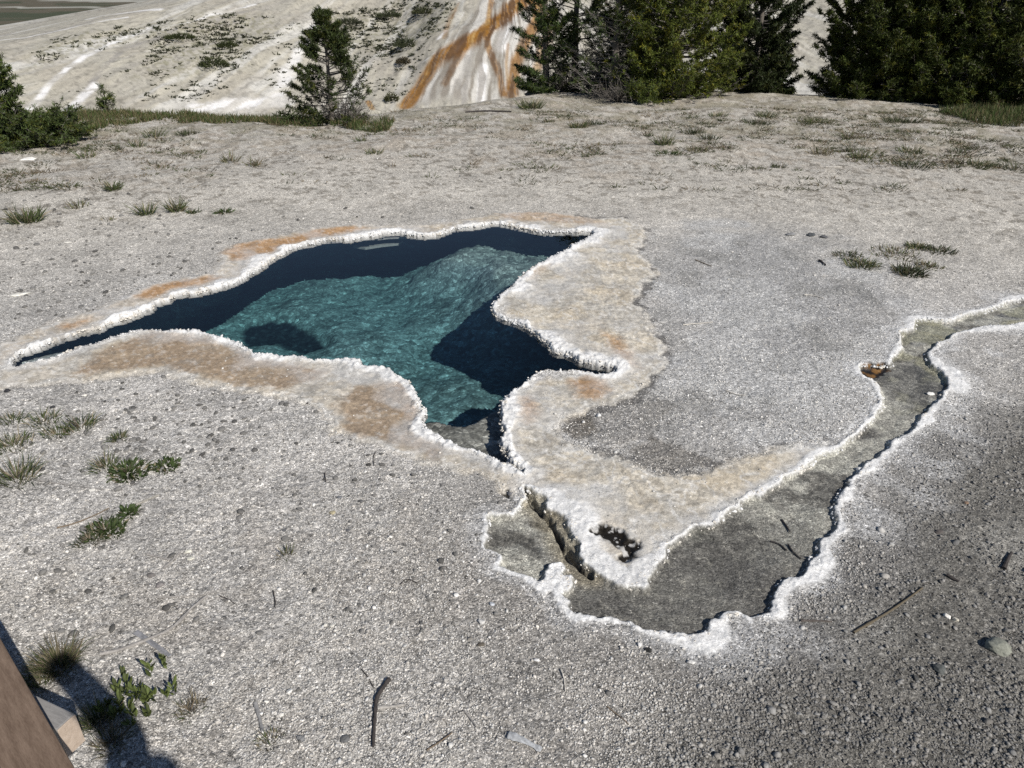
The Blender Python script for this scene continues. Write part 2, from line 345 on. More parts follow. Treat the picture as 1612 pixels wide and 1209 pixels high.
ORANGE = [(GP([(353,398),(375,386),(410,380),(450,376),(500,363),(545,358),(575,360),(560,366),(500,375),(460,386),(430,398),(410,410),(370,412)]), .9),
          (GP([(215,466),(240,452),(300,441),(335,436),(347,440),(312,452),(268,457),(245,470),(222,472)]), .9),
          (GP([(93,513),(142,503),(132,511),(98,521)]), .7),
          (GP([(812,632),(830,625),(848,640),(846,660),(828,668),(814,655)]), .8),
          (GP([(895,600),(920,594),(950,600),(958,615),(935,630),(910,628)]), .8),
          (GP([(950,525),(975,535),(995,560),(1003,580),(985,580),(965,555)]), .65),
          (GP([(620,600),(640,603),(646,622),(620,612)]), .6),
          (GP([(640,640),(662,650),(655,672),(632,660)]), .5),
          (GP([(835,418),(870,400),(892,396),(860,425),(835,440)]), .3),
          (GP([(780,338),(860,334),(935,345),(960,356),(880,352),(800,346)]), .35)]
DARKG = GP([(1600,620),(1520,640),(1470,690),(1410,735),(1370,790),(1350,850),(1310,905),(1250,960),(1190,1000),(1120,1040),(1060,1110),(1000,1209),(900,1400),(2600,1400),(2600,560),(1800,560)])
BLUEG = GP([(1030,390),(1130,350),(1290,380),(1420,470),(1400,560),(1380,640),(1330,690),(1200,715),(1100,745),(1000,730),(900,690),(930,650),(1030,600),(1050,550),(1020,480),(1010,440)])
WET = [(GP([(890,662),(925,656),(935,680),(925,693),(902,692),(888,680)]), 1.0), (GP([(985,705),(1030,690),(1075,712),(1120,725),(1090,742),(1040,748),(1000,728)]), .7),
       (GP([(900,645),(1010,612),(1060,640),(1020,690),(960,700),(920,680)]), .45),(GP([(1090,815),(1130,790),(1145,795),(1105,825)]), .6),(GP([(1000,838),(1040,838),(1055,850),(1030,866),(1005,850)]), .6)]
PIT = [GP([(929,836),(945,829),(962,831),(978,836),(988,850),(1006,856),(1003,872),(990,887),(975,888),(984,868),(968,855),(952,850),(935,846)]),
       GP([(1352,576),(1372,572),(1392,574),(1400,580),(1392,588),(1378,590),(1368,596),(1358,590)]),
       GP([(793,779),(798,775),(804,779),(800,785),(794,784)])]
SLIT = np.array([G(*p) for p in [(823,769),(836,785),(852,803),(862,813),(872,826),(878,838),(884,852),(894,868),(905,882),(918,893),(930,903)]])
BED_DARK = [GP([(1436,504),(1462,506),(1450,518),(1434,524),(1415,530),(1418,545),(1428,540),(1436,522)]),
          GP([(1448,575),(1475,590),(1490,610),(1478,608),(1455,590)]),
          GP([(1521,497),(1546,491),(1560,488),(1540,502),(1520,504)]),
          GP([(1093,830),(1125,826),(1120,845),(1095,845)])]

# hill streaks
RUN = [([(862,-12),(815,8),(790,30),(762,50),(742,62),(715,78),(690,92),(672,118),(655,148),(640,166)], .36, 1.0),
       ([(776,-8),(770,20),(765,50),(770,80),(785,112),(792,150)], .13, .8), ([(850,-5),(842,40),(826,70),(812,100),(805,148)], .25, .9),
       ([(742,60),(728,85),(712,108),(700,130)], .15, .6), ([(715,15),(705,40),(700,60)], .12, .45), ([(800,22),(770,35),(745,60)], .2, .9), ([(872,20),(860,60),(845,110)], .2, .6),
       ([(722,5),(712,30)], .07, .4), ([(579,160),(586,172)], .12, .8), ([(800,70),(797,100),(800,140)], .08, .5)]
WHITE_RUN = [([(805,20),(798,40),(790,75)], .34, 1.), ([(762,105),(758,130),(757,158)], .27, 1.), ([(500,35),(470,80),(450,120),(435,160)], .42, .7), ([(690,62),(702,50)], .15, .8),
             ([(735,60),(718,80)], .12, 1.0), ([(240,42),(170,70),(110,105),(75,135),(45,172)], .22, 1.0), ([(150,135),(128,155),(105,175)], .3, .9), ([(402,8),(300,35),(250,48)], .12, .8), ([(200,28),(120,42),(40,60),(-60,70)], .14, .7),
             ([(730,20),(700,75),(665,100)], .05, .6), ([(310,172),(370,165),(420,162),(452,160)], .5, .95), ([(250,15),(160,25),(140,30)], .3, .8)]
GRAY_RUN = [([(420,12),(280,45),(200,75),(150,125),(115,172)], .22, .8), ([(500,20),(330,45),(250,52)], .15, .6), ([(280,10),(180,25),(80,50),(-60,62)], .25, .7), ([(720,130),(715,165)], .25, .8), ([(735,90),(725,165)], .2, .7),
            ([(745,70),(735,130),(730,165)], .15, .7), ([(690,130),(675,165)], .35, .5), ([(230,60),(130,90),(40,115),(-60,130)], .2, .4)]
SCRUB = [[(230,40),(300,25),(400,20),(470,40),(400,75),(372,115),(300,120),(215,125),(240,85)], [(520,20),(640,-5),(715,10),(700,45),(660,80),(600,85),(540,65),(520,40)], [(60,70),(190,42),(240,50),(150,80),(40,110)]]

def colour_near(x, y, sp, ws, st, wt):
    n = len(x); D = np.hypot(x, y)
    L = lambda c: np.array(c, np.float32)
    col = np.empty((n, 3), np.float32); n1 = fbm(x, y, .8, 5, 51); n2 = fbm(x, y, 2.4, 4, 61); n3 = fbm(x, y, 9, 4, 71); n4 = fbm(x, y, .35, 3, 81)
    col[:] = L((.475, .455, .425))
    def lay(mask, c, k=1.0):
        mk = (np.clip(mask, 0, 1) * k)[:, None]; col[:] = col * (1 - mk) + L(c) * mk
    lay(ss(.45, .7, n1), (.40, .385, .36), .8)
    lay(ss(5.2, 9, D), (.50, .468, .41), .85)
    # dark damp soil blotches lower left and centre
    near = ss(3.6, 2.5, D + (n2 - .5) * 1.2)
    lay(near * ss(.46, .62, n2 * .5 + n3 * .5), (.235, .21, .18), .8)
    lay(near, (.37, .355, .33), .5)
    lay(ss(3.2, 2.3, D + (n2 - .5) * 1.4) * ss(-.6, .3, x + (n1 - .5)) , (.24, .225, .205), .65)
    far = ss(8.6, 11.0, D + (n1 - .5) * 4)
    lay(far * ss(.46, .60, n3 * .6 + n2 * .4), (.29, .25, .20), .7); lay(ss(7, 9, D) * ss(.60, .68, fbm(x, y, 13, 3, 77)), (.17, .15, .12), .7)
    lay(ss(10.8, 13.5, D) * ss(.44, .6, fbm(x, y, 3.5, 4, 91)), (.235, .215, .15), .55)
    col *= (1 + (n2 - .5) * .35 + (n3 - .5) * .35 + (fbm(x, y, 30, 3, 75) - .5) * .35)[:, None]
    g = np.full(n, .95, np.float32); rough = np.full(n, .95, np.float32)
    m = (D < 8.6) & (y > 0)
    xi, yi = x[m], y[m]; nn = len(xi)
    w1 = (fbm(xi, yi, 4, 4, 101) - .5) * .30; w2 = (fbm(xi, yi, 18, 3, 111) - .5) * .08
    def lm(mask, c, k=1.0):
        full = np.zeros(n, np.float32); full[m] = mask; lay(full, c, k)
    f = np.zeros(n, np.float32)
    dg = sdist(DARKG, xi, yi) + w1 * 1.2; lm(ss(.22, -.35, dg), (.15, .143, .128), .95)
    lm(ss(.1, -.2, dg) * ss(.52, .66, n2[m]), (.28, .27, .245), .6)
    bgd = sdist(BLUEG, xi, yi) + w1; bgd = bgd + w1 * 1.6; lm(ss(.45, -.55, bgd), (.345, .342, .335), .8); lm(ss(.3, -.5, bgd) * ss(.46, .62, fbm(xi, yi, 5, 4, 163)), (.235, .23, .215), .55); lm(ss(.4, -.2, bgd) * ss(.50, .64, fbm(xi, yi, 2.2, 5, 167)), (.50, .495, .48), .6)
    lm(ss(.25, .02, np.abs(dg + .12)) * ss(.5, .0, st[m]), (.13, .13, .135), .5)
    for P, k in WET:
        s = sdist(P, xi, yi) + w2 * 1.2; q = ss(.04, -.02, s); lm(q, (.13, .115, .095), k * .85)
        f[m] = np.maximum(f[m], q * k)
    rough -= f * .3
    a = np.zeros(nn, np.float32)
    for P, tint in ((APR_R, (.59, .535, .44)), (APR_L, (.56, .51, .43)), (APR_F, (.55, .49, .41))):
        s = sdist(P, xi, yi) + w2 * 1.3 + w1 * .12
        q = ss(.05, -.05, s); a = np.maximum(a, q); lm(q, tint, .95)
        lm(ss(.035, .0, np.abs(s + .02)) * (.3 + n3[m]), (.66, .65, .62), .7)
    gr = fbm(xi, yi, 6, 4, 121)
    lm(a * ss(.5, .62, gr), (.43, .41, .37), .7)
    lm(a * ss(.50, .68, fbm(xi, yi, 5, 4, 131)), (.54, .455, .33), .55)
    lm(a * ss(.56, .66, fbm(xi, yi, 22, 3, 133)), (.36, .32, .26), .45)
    vein = ss(.035, .0, np.abs(fbm(xi, yi, 7, 4, 137) - .5)); lm(a * vein, (.70, .68, .64), .6)
    for P in TAN:
        s = sdist(P, xi, yi) + w1 * .25 + w2; lm(ss(.05, -.04, s), (.315, .235, .160), .92)
        lm(ss(.04, -.06, s) * ss(.5, .65, n3[m]), (.42, .335, .24), .45)
    for P, k in ORANGE:
        s = sdist(P, xi, yi) + w1 * .12 + w2 * .8; lm(ss(.05, -.05, s), (.44, .265, .13), k)
        lm(ss(.02, -.08, s) * ss(.48, .62, n3[m]), (.33, .19, .09), k * .6)
    ft = fbm(xi, yi, 42, 4, 139); full = np.zeros(n, np.float32); full[m] = a; col *= (1 + full * 0)[:, None]
    tex = np.ones(n, np.float32); tex[m] = 1 + a * ((ft - .5) * .55 + (fbm(xi, yi, 90, 3, 140) - .5) * .55); col *= tex[:, None]
    lm(a * ss(.60, .66, fbm(xi, yi, 16, 4, 135)), (.27, .255, .23), .35); lm(a * ss(.64, .69, ft), (.66, .65, .62), .28)
    sr = sdist(APR_R, xi, yi) + w2 * 1.3 + w1 * .12; lm(ss(.045, .01, np.abs(sr - .03)) * ss(.50, .58, fbm(xi, yi, 9, 3, 138)) * (xi > .4), (.12, .115, .11), .8)  # crevice shade beside the raised apron edge, painted as a dark line
    g[m] = g[m] * (1 - a * .80)
    # white crust bands
    for s, wv in ((sp[m], ws[m]), (st[m], wt[m])):
        q = ss(1.0, .55, s / np.maximum(wv, .01) + (gr - .5) * .9) * (s < 1)
        lm(q, (.76, .755, .74), .95); g[m] = g[m] * (1 - q * .75)
        q2 = ss(3.6, 1.0, s / np.maximum(wv, .03) + (n3[m] - .5) * 2.2) * (s < 1); lm(q2 * (1 - q), (.60, .60, .595), .42)
    # stream bed
    s = st[m]; q = ss(.003, -.012, s)
    bed = fbm(xi + .3 * yi, yi * 1.4, 5, 6, 141); right = ss(-.2, 1.2, xi)
    lm(q, (.245, .24, .215), 1.0)
    lm(q * ss(.47, .58, bed), (.42, .41, .355), .85); lm(q * ss(.50, .42, bed), (.095, .09, .08), .85)
    lm(q * ss(.50, .56, fbm(xi, yi, 26, 4, 143)), (.26, .25, .22), .6); lm(q * ss(1.7, 2.8, xi) * ss(.46, .56, fbm(xi, yi, 5, 4, 147)), (.30, .29, .20), .7)
    lowp = ss(2.75, 2.35, yi) * ss(.05, .3, xi); lm(q * lowp, (.12, .115, .105), .8)
    for P in BED_DARK:  # darker patches along the bed edges, colour only
        h = ss(.03, -.04, sdist(P, xi, yi) + w2); lm(h * q, (.10, .10, .085), .75)
    lm(q * ss(.035, .0, np.abs(fbm(xi, yi, 14, 3, 151) - .5)), (.42, .40, .34), .35)
    g[m] = g[m] * (1 - q) + q * .8
    sl = ldist(SLIT, xi, yi) + w2 * .3; lm(ss(.015, .004, sl) * q, (.04, .034, .025), .95)  # shade down in the narrow channel is painted into the bed colour
    lm(ss(.10, .03, sl) * q * (1 - ss(.015, .004, sl)), (.30, .26, .18), .6)
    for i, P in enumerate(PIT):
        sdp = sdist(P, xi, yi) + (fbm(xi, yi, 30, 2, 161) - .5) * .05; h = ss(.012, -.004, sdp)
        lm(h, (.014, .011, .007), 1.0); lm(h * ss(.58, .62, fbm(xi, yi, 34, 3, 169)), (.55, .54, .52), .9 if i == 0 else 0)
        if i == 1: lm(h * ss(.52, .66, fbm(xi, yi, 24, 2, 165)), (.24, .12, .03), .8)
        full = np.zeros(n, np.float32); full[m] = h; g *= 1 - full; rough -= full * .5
    # plunge of the pool edge, shade under the lip painted in dark
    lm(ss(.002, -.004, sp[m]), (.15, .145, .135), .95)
    return col, g, rough

def near_height(x, y, sp, ws, st, wt):
    D = np.hypot(x, y); z = np.zeros(len(x))
    z += (fbm(x, y, 14, 3, 171) - .5) * .012 * ss(16, 6, D) + (fbm(x, y, 45, 3, 173) - .5) * .008 * ss(9, 5, D)
    mm = (D < 8.5) & (y > 0); ap = np.zeros(len(x)); xa, ya = x[mm], y[mm]
    w1 = (fbm(xa, ya, 4, 4, 101) - .5) * .30; w2 = (fbm(xa, ya, 18, 3, 111) - .5) * .08; q_ = np.zeros(len(xa))
    for P in (APR_R, APR_L, APR_F): q_ = np.maximum(q_, ss(.012, -.012, sdist(P, xa, ya) + w2 * 1.3 + w1 * .12))
    ap[mm] = q_ * (.007 + .010 * np.maximum(fbm(xa, ya, 24, 3, 185) - .45, 0)); z += ap
    knob = np.maximum(fbm(x, y, 38, 2, 181) - .35, 0) * .055
    z *= 1 - .6 * ss(.5, .1, np.minimum(np.abs(sp), np.abs(st)))
    for s, wv, hh in ((sp, ws, 1.0), (st, wt, .45)):
        band = ss(1.25, .35, s / np.maximum(wv, .02)) * (s < 1)
        z = z * (1 - .5 * band) + band * hh * (.006 + .04 * np.minimum(wv, .16)) + band * knob * .5 * hh
        z += ss(.75, 0, s) * .006 * (s < 1)
    # stream bed
    q = ss(.004, -.022, st)
    bed = WL - .003 - .014 * ss(0, -.22, st) + (fbm(x, y, 9, 4, 191) - .5) * .016
    bed -= ss(.022, .004, ldist(SLIT, x, y) + (fbm(x, y, 20, 2, 195) - .5) * .03) * .045
    z = z * (1 - q) + np.minimum(bed, WL - .004) * q
    for P in PIT: z -= ss(.02, -.03, sdist(P, x, y) + (fbm(x, y, 30, 2, 161) - .5) * .05) * .022
    z = np.where(sp < 0, np.minimum(z, .012 + sp * 5.0), z)
    return np.maximum(z, np.where(sp < 0, -.03, -1))

def colour_far(x, y, z):
    n = len(x); D = np.hypot(x, y); az = np.arctan2(x, y)
    L = lambda c: np.array(c, np.float32); col = np.empty((n, 3), np.float32); col[:] = L((.41, .385, .32)); col *= (.80 + .4 * fbm(x, y, 3, 4, 203))[:, None]
    def lay(mask, c, k=1.0):
        mk = (np.clip(mask, 0, 1) * k)[:, None]; col[:] = col * (1 - mk) + L(c) * mk
    rx, ry = x - SUMMIT[0], y - SUMMIT[1]; ang = np.arctan2(rx, -ry); rr = np.hypot(rx, ry)
    st = fbm(ang * 46, rr * .10, 1, 4, 201); st2 = fbm(ang * 120, rr * .25, 1, 3, 211); bl = fbm(x, y, .5, 4, 221)
    lay(ss(.5, .66, st), (.58, .57, .54), .6); lay(ss(.48, .3, st), (.33, .315, .28), .5)
    lay(ss(.58, .7, st2), (.30, .28, .25), .35); lay(ss(.5, .65, bl), (.36, .33, .275), .5); st3 = fbm(ang * 330, rr * .6, 1, 4, 217); col *= (.78 + .44 * st3)[:, None]; col *= (1 - .28 * ss(.60, .70, fbm(x, y, 5, 3, 219)))[:, None]
    m = (D > 34) & (D < 75) & (az < azpx(1000))
    xi, yi = x[m], y[m]; wob = (fbm(xi, yi, 1.2, 4, 231) - .5) * .5; fine = fbm(ang[m] * 260, rr[m] * .5, 1, 3, 241); rag = fbm(xi, yi, 6, 3, 245)
    def lm(mask, c, k=1.0):
        full = np.zeros(n, np.float32); full[m] = mask; lay(full, c, k)
    AX = H(812, -70); a2 = np.arctan2(xi - AX[0], AX[1] - yi); r2_ = np.hypot(xi - AX[0], yi - AX[1]); fine = fbm(a2 * 62 + (fbm(xi, yi, .5, 3, 246) - .5) * 3, r2_ * .30, 1, 5, 243)
    fan = HP([(640,166),(665,115),(700,75),(745,20),(770,-10),(890,-10),(860,100),(830,150),(760,165)])
    lm(ss(.3, -.3, sdist(fan, xi, yi) + wob), (.31, .295, .265), .85); lm(ss(.3, -.3, sdist(fan, xi, yi)) * ss(.5, .60, fine), (.58, .56, .52), .7); lm(ss(.3, -.3, sdist(fan, xi, yi)) * ss(.46, .38, fine), (.16, .13, .10), .5)
    for T, c in ((GRAY_RUN, (.27, .255, .235)), (WHITE_RUN, (.72, .71, .70)), (RUN, (.25, .115, .018))):
        for pts, wd, k in T:
            d = ldist(HP(pts), xi, yi) + wob * wd * .7
            wd = wd * (1.55 if T is RUN else 1.0); q = ss(wd * 1.25, wd * .35, d + (fine - .5) * wd * 1.2); lm(q * (.30 + .95 * ss(.42, .56, fine)), c, k * .95)
            if T is RUN:
                lm(q * ss(.60, .68, fine), (.50, .36, .16), .5 * k); lm(q * ss(.50, .42, fine), (.085, .04, .014), .9 * k); lm(q * ss(.50, .40, rag), (.14, .075, .03), .5 * k)
    for P in SCRUB:
        d = sdist(HP(P), xi, yi); lm(ss(.8, -.8, d + wob * 2) * ss(.5, .62, rag), (.20, .19, .12), .6)
    # near-side bank beyond the ridge stays earthy
    lay(ss(34, 30, D), (.40, .37, .29))
    # plain
    lay(ss(80, 100, D) * ss(azpx(600), azpx(420), az), (.105, .09, .06)); 
    band = fbm(x * .02, y * .09, 1, 4, 251); lay(ss(100, 112, D) * ss(.55, .62, band) * ss(azpx(600), azpx(420), az), (.42, .41, .36), .85)
    lay((D > 100) * ss(.44, .38, band) * ss(azpx(600), azpx(420), az), (.05, .06, .03), .9)
    return col

def build_ground():
    a = np.radians(np.concatenate([np.arange(-180, -50, 2.5), np.arange(-50, -45.5, .5), np.arange(-45.5, 45.5, .074), np.arange(45.5, 50, .5), np.arange(50, 180, 2.5)]))
    th = np.radians(np.concatenate([[89, 86, 80, 72, 64, 59], np.arange(55.5, 6.6, -.066)]))
    r1 = CAMH / np.tan(th)
    r2 = np.concatenate([np.arange(r1[-1] + .15, 24, .5), np.arange(24, 40, 1.0), np.arange(40, 62, .11), np.arange(64, 110, 1.2), 110 * 1.035 ** np.arange(0, 75)])
    r = np.concatenate([r1, r2]); R, A = np.meshgrid(r, a, indexing='ij')
    x = (R * np.sin(A)).ravel(); y = (R * np.cos(A)).ravel(); D = R.ravel(); n = len(x)
    z = terrain(x, y); col = np.empty((n, 3), np.float32); grit = np.full(n, .5, np.float32); rough = np.full(n, .95, np.float32)
    sp = np.full(n, 9., np.float32)
    m = D < 22; xi, yi = x[m], y[m]; a4 = rim_fields(xi, yi); sp[m] = a4[0]
    z[m] += near_height(xi, yi, *a4) - 0
    inside = np.zeros(n, bool)
    cn, gn, rn = colour_near(xi, yi, *a4); col[m] = cn; grit[m] = gn; rough[m] = rn
    f = ~m; col[f] = colour_far(x[f], y[f], z[f]); grit[f] = .25
    nr, na = R.shape; i = np.arange(nr - 1)[:, None]; j = np.arange(na)[None, :]; j2 = (j + 1) % na
    F = np.stack([i * na + j, (i + 1) * na + j, (i + 1) * na + j2, i * na + j2], -1).reshape(-1, 4)[:, ::-1]
    F = F[(sp[F].max(1) > -.006)]
    V = np.stack([x, y, z], 1)
    # close the middle
    cidx = len(V); V = np.concatenate([V, [[0, 0, 0]]]); col = np.concatenate([col, col[:1]]); grit = np.append(grit, .9); rough = np.append(rough, .95)
    j = np.arange(na); T = np.stack([np.full(na, cidx), j, (j + 1) % na, (j + 1) % na], 1)
    o = mesh_obj('ground', V, F, M_ground, attrs={'col': col, 'grit': grit, 'rough': rough})
    return tag(o, kind='structure')
def height(x, y):                              # final ground height at points
    x = np.atleast_1d(np.asarray(x, float)); y = np.atleast_1d(np.asarray(y, float))
    z = terrain(x, y); m = np.hypot(x, y) < 22
    if m.any(): z[m] += near_height(x[m], y[m], *rim_fields(x[m], y[m]))
    return z
build_ground()

# ------------------------------------------------------------------ pool basin (undercut below the rim) and water
def build_basin():
    xs = np.arange(-5.6, 2.6, .016); ys = np.arange(1.9, 9.4, .016); X, Y = np.meshgrid(xs, ys, indexing='ij')
    x, y = X.ravel(), Y.ravel(); sd = sdist(PP, x, y)
    zf = -.62 + (fbm(x, y, 1.6, 4, 301) - .5) * .16 + (fbm(x, y, 9, 3, 303) - .5) * .035
    col = np.empty((len(x), 3), np.float32); col[:] = (.235, .245, .245)
    # rocky slope rising under the far right corner
    def plate(pts, zt, soft, nz=.0, c=None):
        nonlocal zf
        s = sdist(GP(pts, zt), x, y) + (fbm(x, y, 5, 4, 311) - .5) * .10 + (fbm(x, y, 25, 3, 313) - .5) * .03
        k = ss(soft, -soft * .2, s); zz = zt + (fbm(x, y, 4, 4, 317) - .5) * nz
        zf = zf * (1 - k) + np.maximum(zf, zz) * k
        if c is not None: kk = ss(.02, -.02, s)[:, None]; col[:] = col * (1 - kk) + np.array(c, np.float32) * kk
    plate([(700,405),(730,390),(770,370),(830,374),(905,372),(960,370),(940,400),(880,440),(820,470),(790,445),(765,415),(720,410)], -.29, .60, .14, (.22, .225, .215))
    plate([(666,664),(690,663),(715,671),(745,665),(770,651),(789,636),(812,618),(860,640),(870,760),(800,765),(700,730),(640,690)], -.085, .03, .0, (.20, .185, .165))
    plate([(862,590),(873,579),(890,576),(915,582),(935,590),(975,600),(900,620)], -.07, .03, 0, (.22, .215, .20))
    plate([(10,590),(24,572),(45,560),(70,560),(110,553),(150,545),(150,565),(60,595)], -.10, .10, .05, (.30, .31, .31))
    # slight dip; the darkness of a deep vent is painted into its colour
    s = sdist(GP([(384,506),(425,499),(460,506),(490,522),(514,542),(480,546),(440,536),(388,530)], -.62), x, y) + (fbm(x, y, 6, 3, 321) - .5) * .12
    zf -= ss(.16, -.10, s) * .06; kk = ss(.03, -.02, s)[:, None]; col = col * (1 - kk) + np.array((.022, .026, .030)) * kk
    # side walls close the cavity well under the crust
    zf = np.where(sd > .95, zf + (np.minimum(-.10 - zf, 0.6)) * ss(.95, 1.35, sd), zf); zf = np.minimum(zf, -.085 + .0 * sd)
    nr, na = X.shape; i = np.arange(nr - 1)[:, None]; j = np.arange(na - 1)[None, :]
    F = np.stack([i * na + j, (i + 1) * na + j, (i + 1) * na + j + 1, i * na + j + 1], -1).reshape(-1, 4)
    F = F[sd[F].min(1) < 1.45]
    used = np.unique(F); mp = np.full(len(x), -1); mp[used] = np.arange(len(used))
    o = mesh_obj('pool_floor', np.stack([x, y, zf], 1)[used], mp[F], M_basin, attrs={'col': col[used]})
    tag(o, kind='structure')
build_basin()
def prism(name, pts, z1, z0, mat, zp=0.0):
    P = [G(a, b, zp) for a, b in pts]; n = len(P); me = bpy.data.meshes.new(name)
    V = [(p[0], p[1], z1) for p in P] + [(p[0], p[1], z0) for p in P]
    F = [list(range(n)), list(range(2 * n - 1, n - 1, -1))] + [[i, i + n, (i + 1) % n + n, (i + 1) % n] for i in range(n)]
    me.from_pydata(V, [], F); me.update(); me.materials.append(mat)
    o = bpy.data.objects.new(name, me); C.objects.link(o)
    import bmesh
    bm = bmesh.new(); bm.from_mesh(me); bmesh.ops.recalc_face_normals(bm, faces=bm.faces); bm.to_mesh(me); bm.free()
    return tag(o, kind='structure')
M_pool = mat_water('hot_spring_water', (.02, .54, .575), .62); M_stream = mat_water('shallow_water', (.6, .7, .6), .6, .8)
prism('pool_water', [(-260,640),(-120,540),(60,470),(250,420),(400,350),(560,318),(780,312),(980,325),(1010,365),(940,420),(900,470),(1000,540),(1040,600),(960,640),(880,680),(850,740),(824,757),(790,765),(640,720),(540,640),(300,600),(100,620)], WL, -1.4, M_pool)
prism('stream_water', [(824,760),(815,765),(730,800),(730,890),(800,930),(870,960),(900,1010),(1090,1040),(1260,1000),(1340,900),(1400,760),(1540,640),(1540,560),(1640,530),(1790,500),(1790,440),(1600,460),(1420,480),(1380,550),(1320,570),(1370,680),(1250,715),(1080,800),(1020,840),(920,830),(860,775),(832,765)], WL - .002, -.19, M_stream)

M_ledge = mat_wood('ledge_rock', (.12, .12, .115), (.27, .265, .25), (9, 9, 9))
prism('submerged_ledge', [(550,378),(575,370),(600,365),(628,364),(650,371),(640,373),(612,374),(585,377)], -.045, -.06, M_ledge, -.045)
prism('submerged_ledge', [(556,387),(580,379),(610,376),(634,378),(628,383),(600,386),(575,390)], -.12, -.14, M_ledge, -.12)
# ------------------------------------------------------------------ merged small lumps
def ico(sub):
    t = (1 + 5 ** .5) / 2
    v = np.array([(-1,t,0),(1,t,0),(-1,-t,0),(1,-t,0),(0,-1,t),(0,1,t),(0,-1,-t),(0,1,-t),(t,0,-1),(t,0,1),(-t,0,-1),(-t,0,1)], float); v /= np.linalg.norm(v[0])
    f = [(0,11,5),(0,5,1),(0,1,7),(0,7,10),(0,10,11),(1,5,9),(5,11,4),(11,10,2),(10,7,6),(7,1,8),(3,9,4),(3,4,2),(3,2,6),(3,6,8),(3,8,9),(4,9,5),(2,4,11),(6,2,10),(8,6,7),(9,8,1)]
    v = list(map(tuple, v))
    for _ in range(sub):
        c = {}; nf = []
        def mid(a, b):
            k = (min(a, b), max(a, b))
            if k not in c:
                p = np.array(v[a]) + np.array(v[b]); p /= np.linalg.norm(p); v.append(tuple(p)); c[k] = len(v) - 1
            return c[k]
        for a, b, d in f:
            ab, bd, da = mid(a, b), mid(b, d), mid(d, a); nf += [(a, ab, da), (b, bd, ab), (d, da, bd), (ab, bd, da)]
        f = nf
    return np.array(v), np.array(f)
def lumps(P, S, cols, sub=0, jit=.25, flat=.7, seed=1):
    """many irregular grains as one vertex soup; P centres, S radii"""
    bv, bf = ico(sub); n = len(P); k = len(bv); r = np.random.default_rng(seed)
    V = bv[None] * (1 + (r.random((n, k, 1)) - .5) * 2 * jit)
    V = V * np.stack([1 + (r.random(n) - .5) * .7, 1 + (r.random(n) - .5) * .7, flat * (.7 + .6 * r.random(n))], 1)[:, None]
    a = r.random(n) * 6.283; c, s = np.cos(a)[:, None], np.sin(a)[:, None]
    tx, ty = (r.random(n) - .5)[:, None] * .8, (r.random(n) - .5)[:, None] * .8
    x = V[..., 0] * c - V[..., 1] * s; y = V[..., 0] * s + V[..., 1] * c; z = V[..., 2] + x * tx + y * ty
    V = np.stack([x, y, z], -1) * S[:, None, None] + P[:, None]
    F = bf[None] + (np.arange(n) * k)[:, None, None]
    return V.reshape(-1, 3), F.reshape(-1, 3), np.repeat(cols, k, 0)

def build_rim():
    r = np.random.default_rng(3)
    out = []
    for which, (P, W) in enumerate(((PP, PW), (SP, SW))):
        Q = np.roll(P, -1, 0); seg = np.hypot(*(Q - P).T); cum = np.append(0, np.cumsum(seg)); tot = cum[-1]
        n = int(tot / .0005); t = r.random(n) * tot; i = np.clip(np.searchsorted(cum, t) - 1, 0, len(P) - 1); u = ((t - cum[i]) / seg[i])[:, None]
        base = P[i] * (1 - u) + Q[i] * u; wd = W[i]; nrm = np.stack([(Q - P)[i][:, 1], -(Q - P)[i][:, 0]], 1) / seg[i][:, None]
        off = (r.random(n) ** 1.5) * (wd * 1.15 + .05) - .035; sgn = 1 if which == 0 else 1
        # find outward side by testing
        test = P[0] + (Q - P)[0] * .5 + np.array([(Q - P)[0][1], -(Q - P)[0][0]]) / seg[0] * .01
        if sdist(P, np.array([test[0]]), np.array([test[1]]))[0] < 0: nrm = -nrm
        p = base + nrm * off[:, None] + (r.random((n, 2)) - .5) * .03
        a4 = rim_fields(p[:, 0], p[:, 1]); s = a4[0] if which == 0 else a4[2]; o_ = a4[2] if which == 0 else a4[0]
        ok = (s > -.012) & (s < wd * .95) & (o_ > -.004); ok &= r.random(n) < np.where(s < .012, 1.0, .45 * np.exp(-(s - .012) / (wd * .35 + .004)) * ss(.38, .58, fbm(p[:, 0], p[:, 1], 14, 3, 19)))
        ok &= np.hypot(p[:, 0], p[:, 1]) < 9.5
        p, s = p[ok], s[ok]; z = height(p[:, 0], p[:, 1])
        dist = np.hypot(p[:, 0], p[:, 1])
        rad = (.0020 + .0070 * r.random(len(p)) ** 4) * (.55 + .09 * dist) * np.where(s < .012, 1.15, .7) * (.6 + .9 * fbm(p[:, 0], p[:, 1], 9, 2, 29))
        z = np.where(s < .008, -.008 + r.random(len(p)) * np.where(which == 0, .016, .004), z - rad * .35)
        out.append((np.column_stack([p, z]), rad))
    P = np.concatenate([o[0] for o in out]); S = np.concatenate([o[1] for o in out])
    v = .70 + .14 * r.random(len(P)); c = np.stack([v, v * .995, v * .98], 1)
    creamy = (fbm(P[:, 0], P[:, 1], 5, 3, 401) > .56)[:, None]; c = np.where(creamy, c * np.array([.93, .88, .80]), c)
    print('rim beads', len(P))
    V, F, cc = lumps(P, S, c, 1, .20, .60, 5)
    return tag(mesh_obj('rim_crust', V, F, M_sinter, attrs={'col': cc}), 'knobbly white mineral crust beading the edges of the hot pool and its runoff stream', 'mineral crust', kind='stuff')
build_rim()

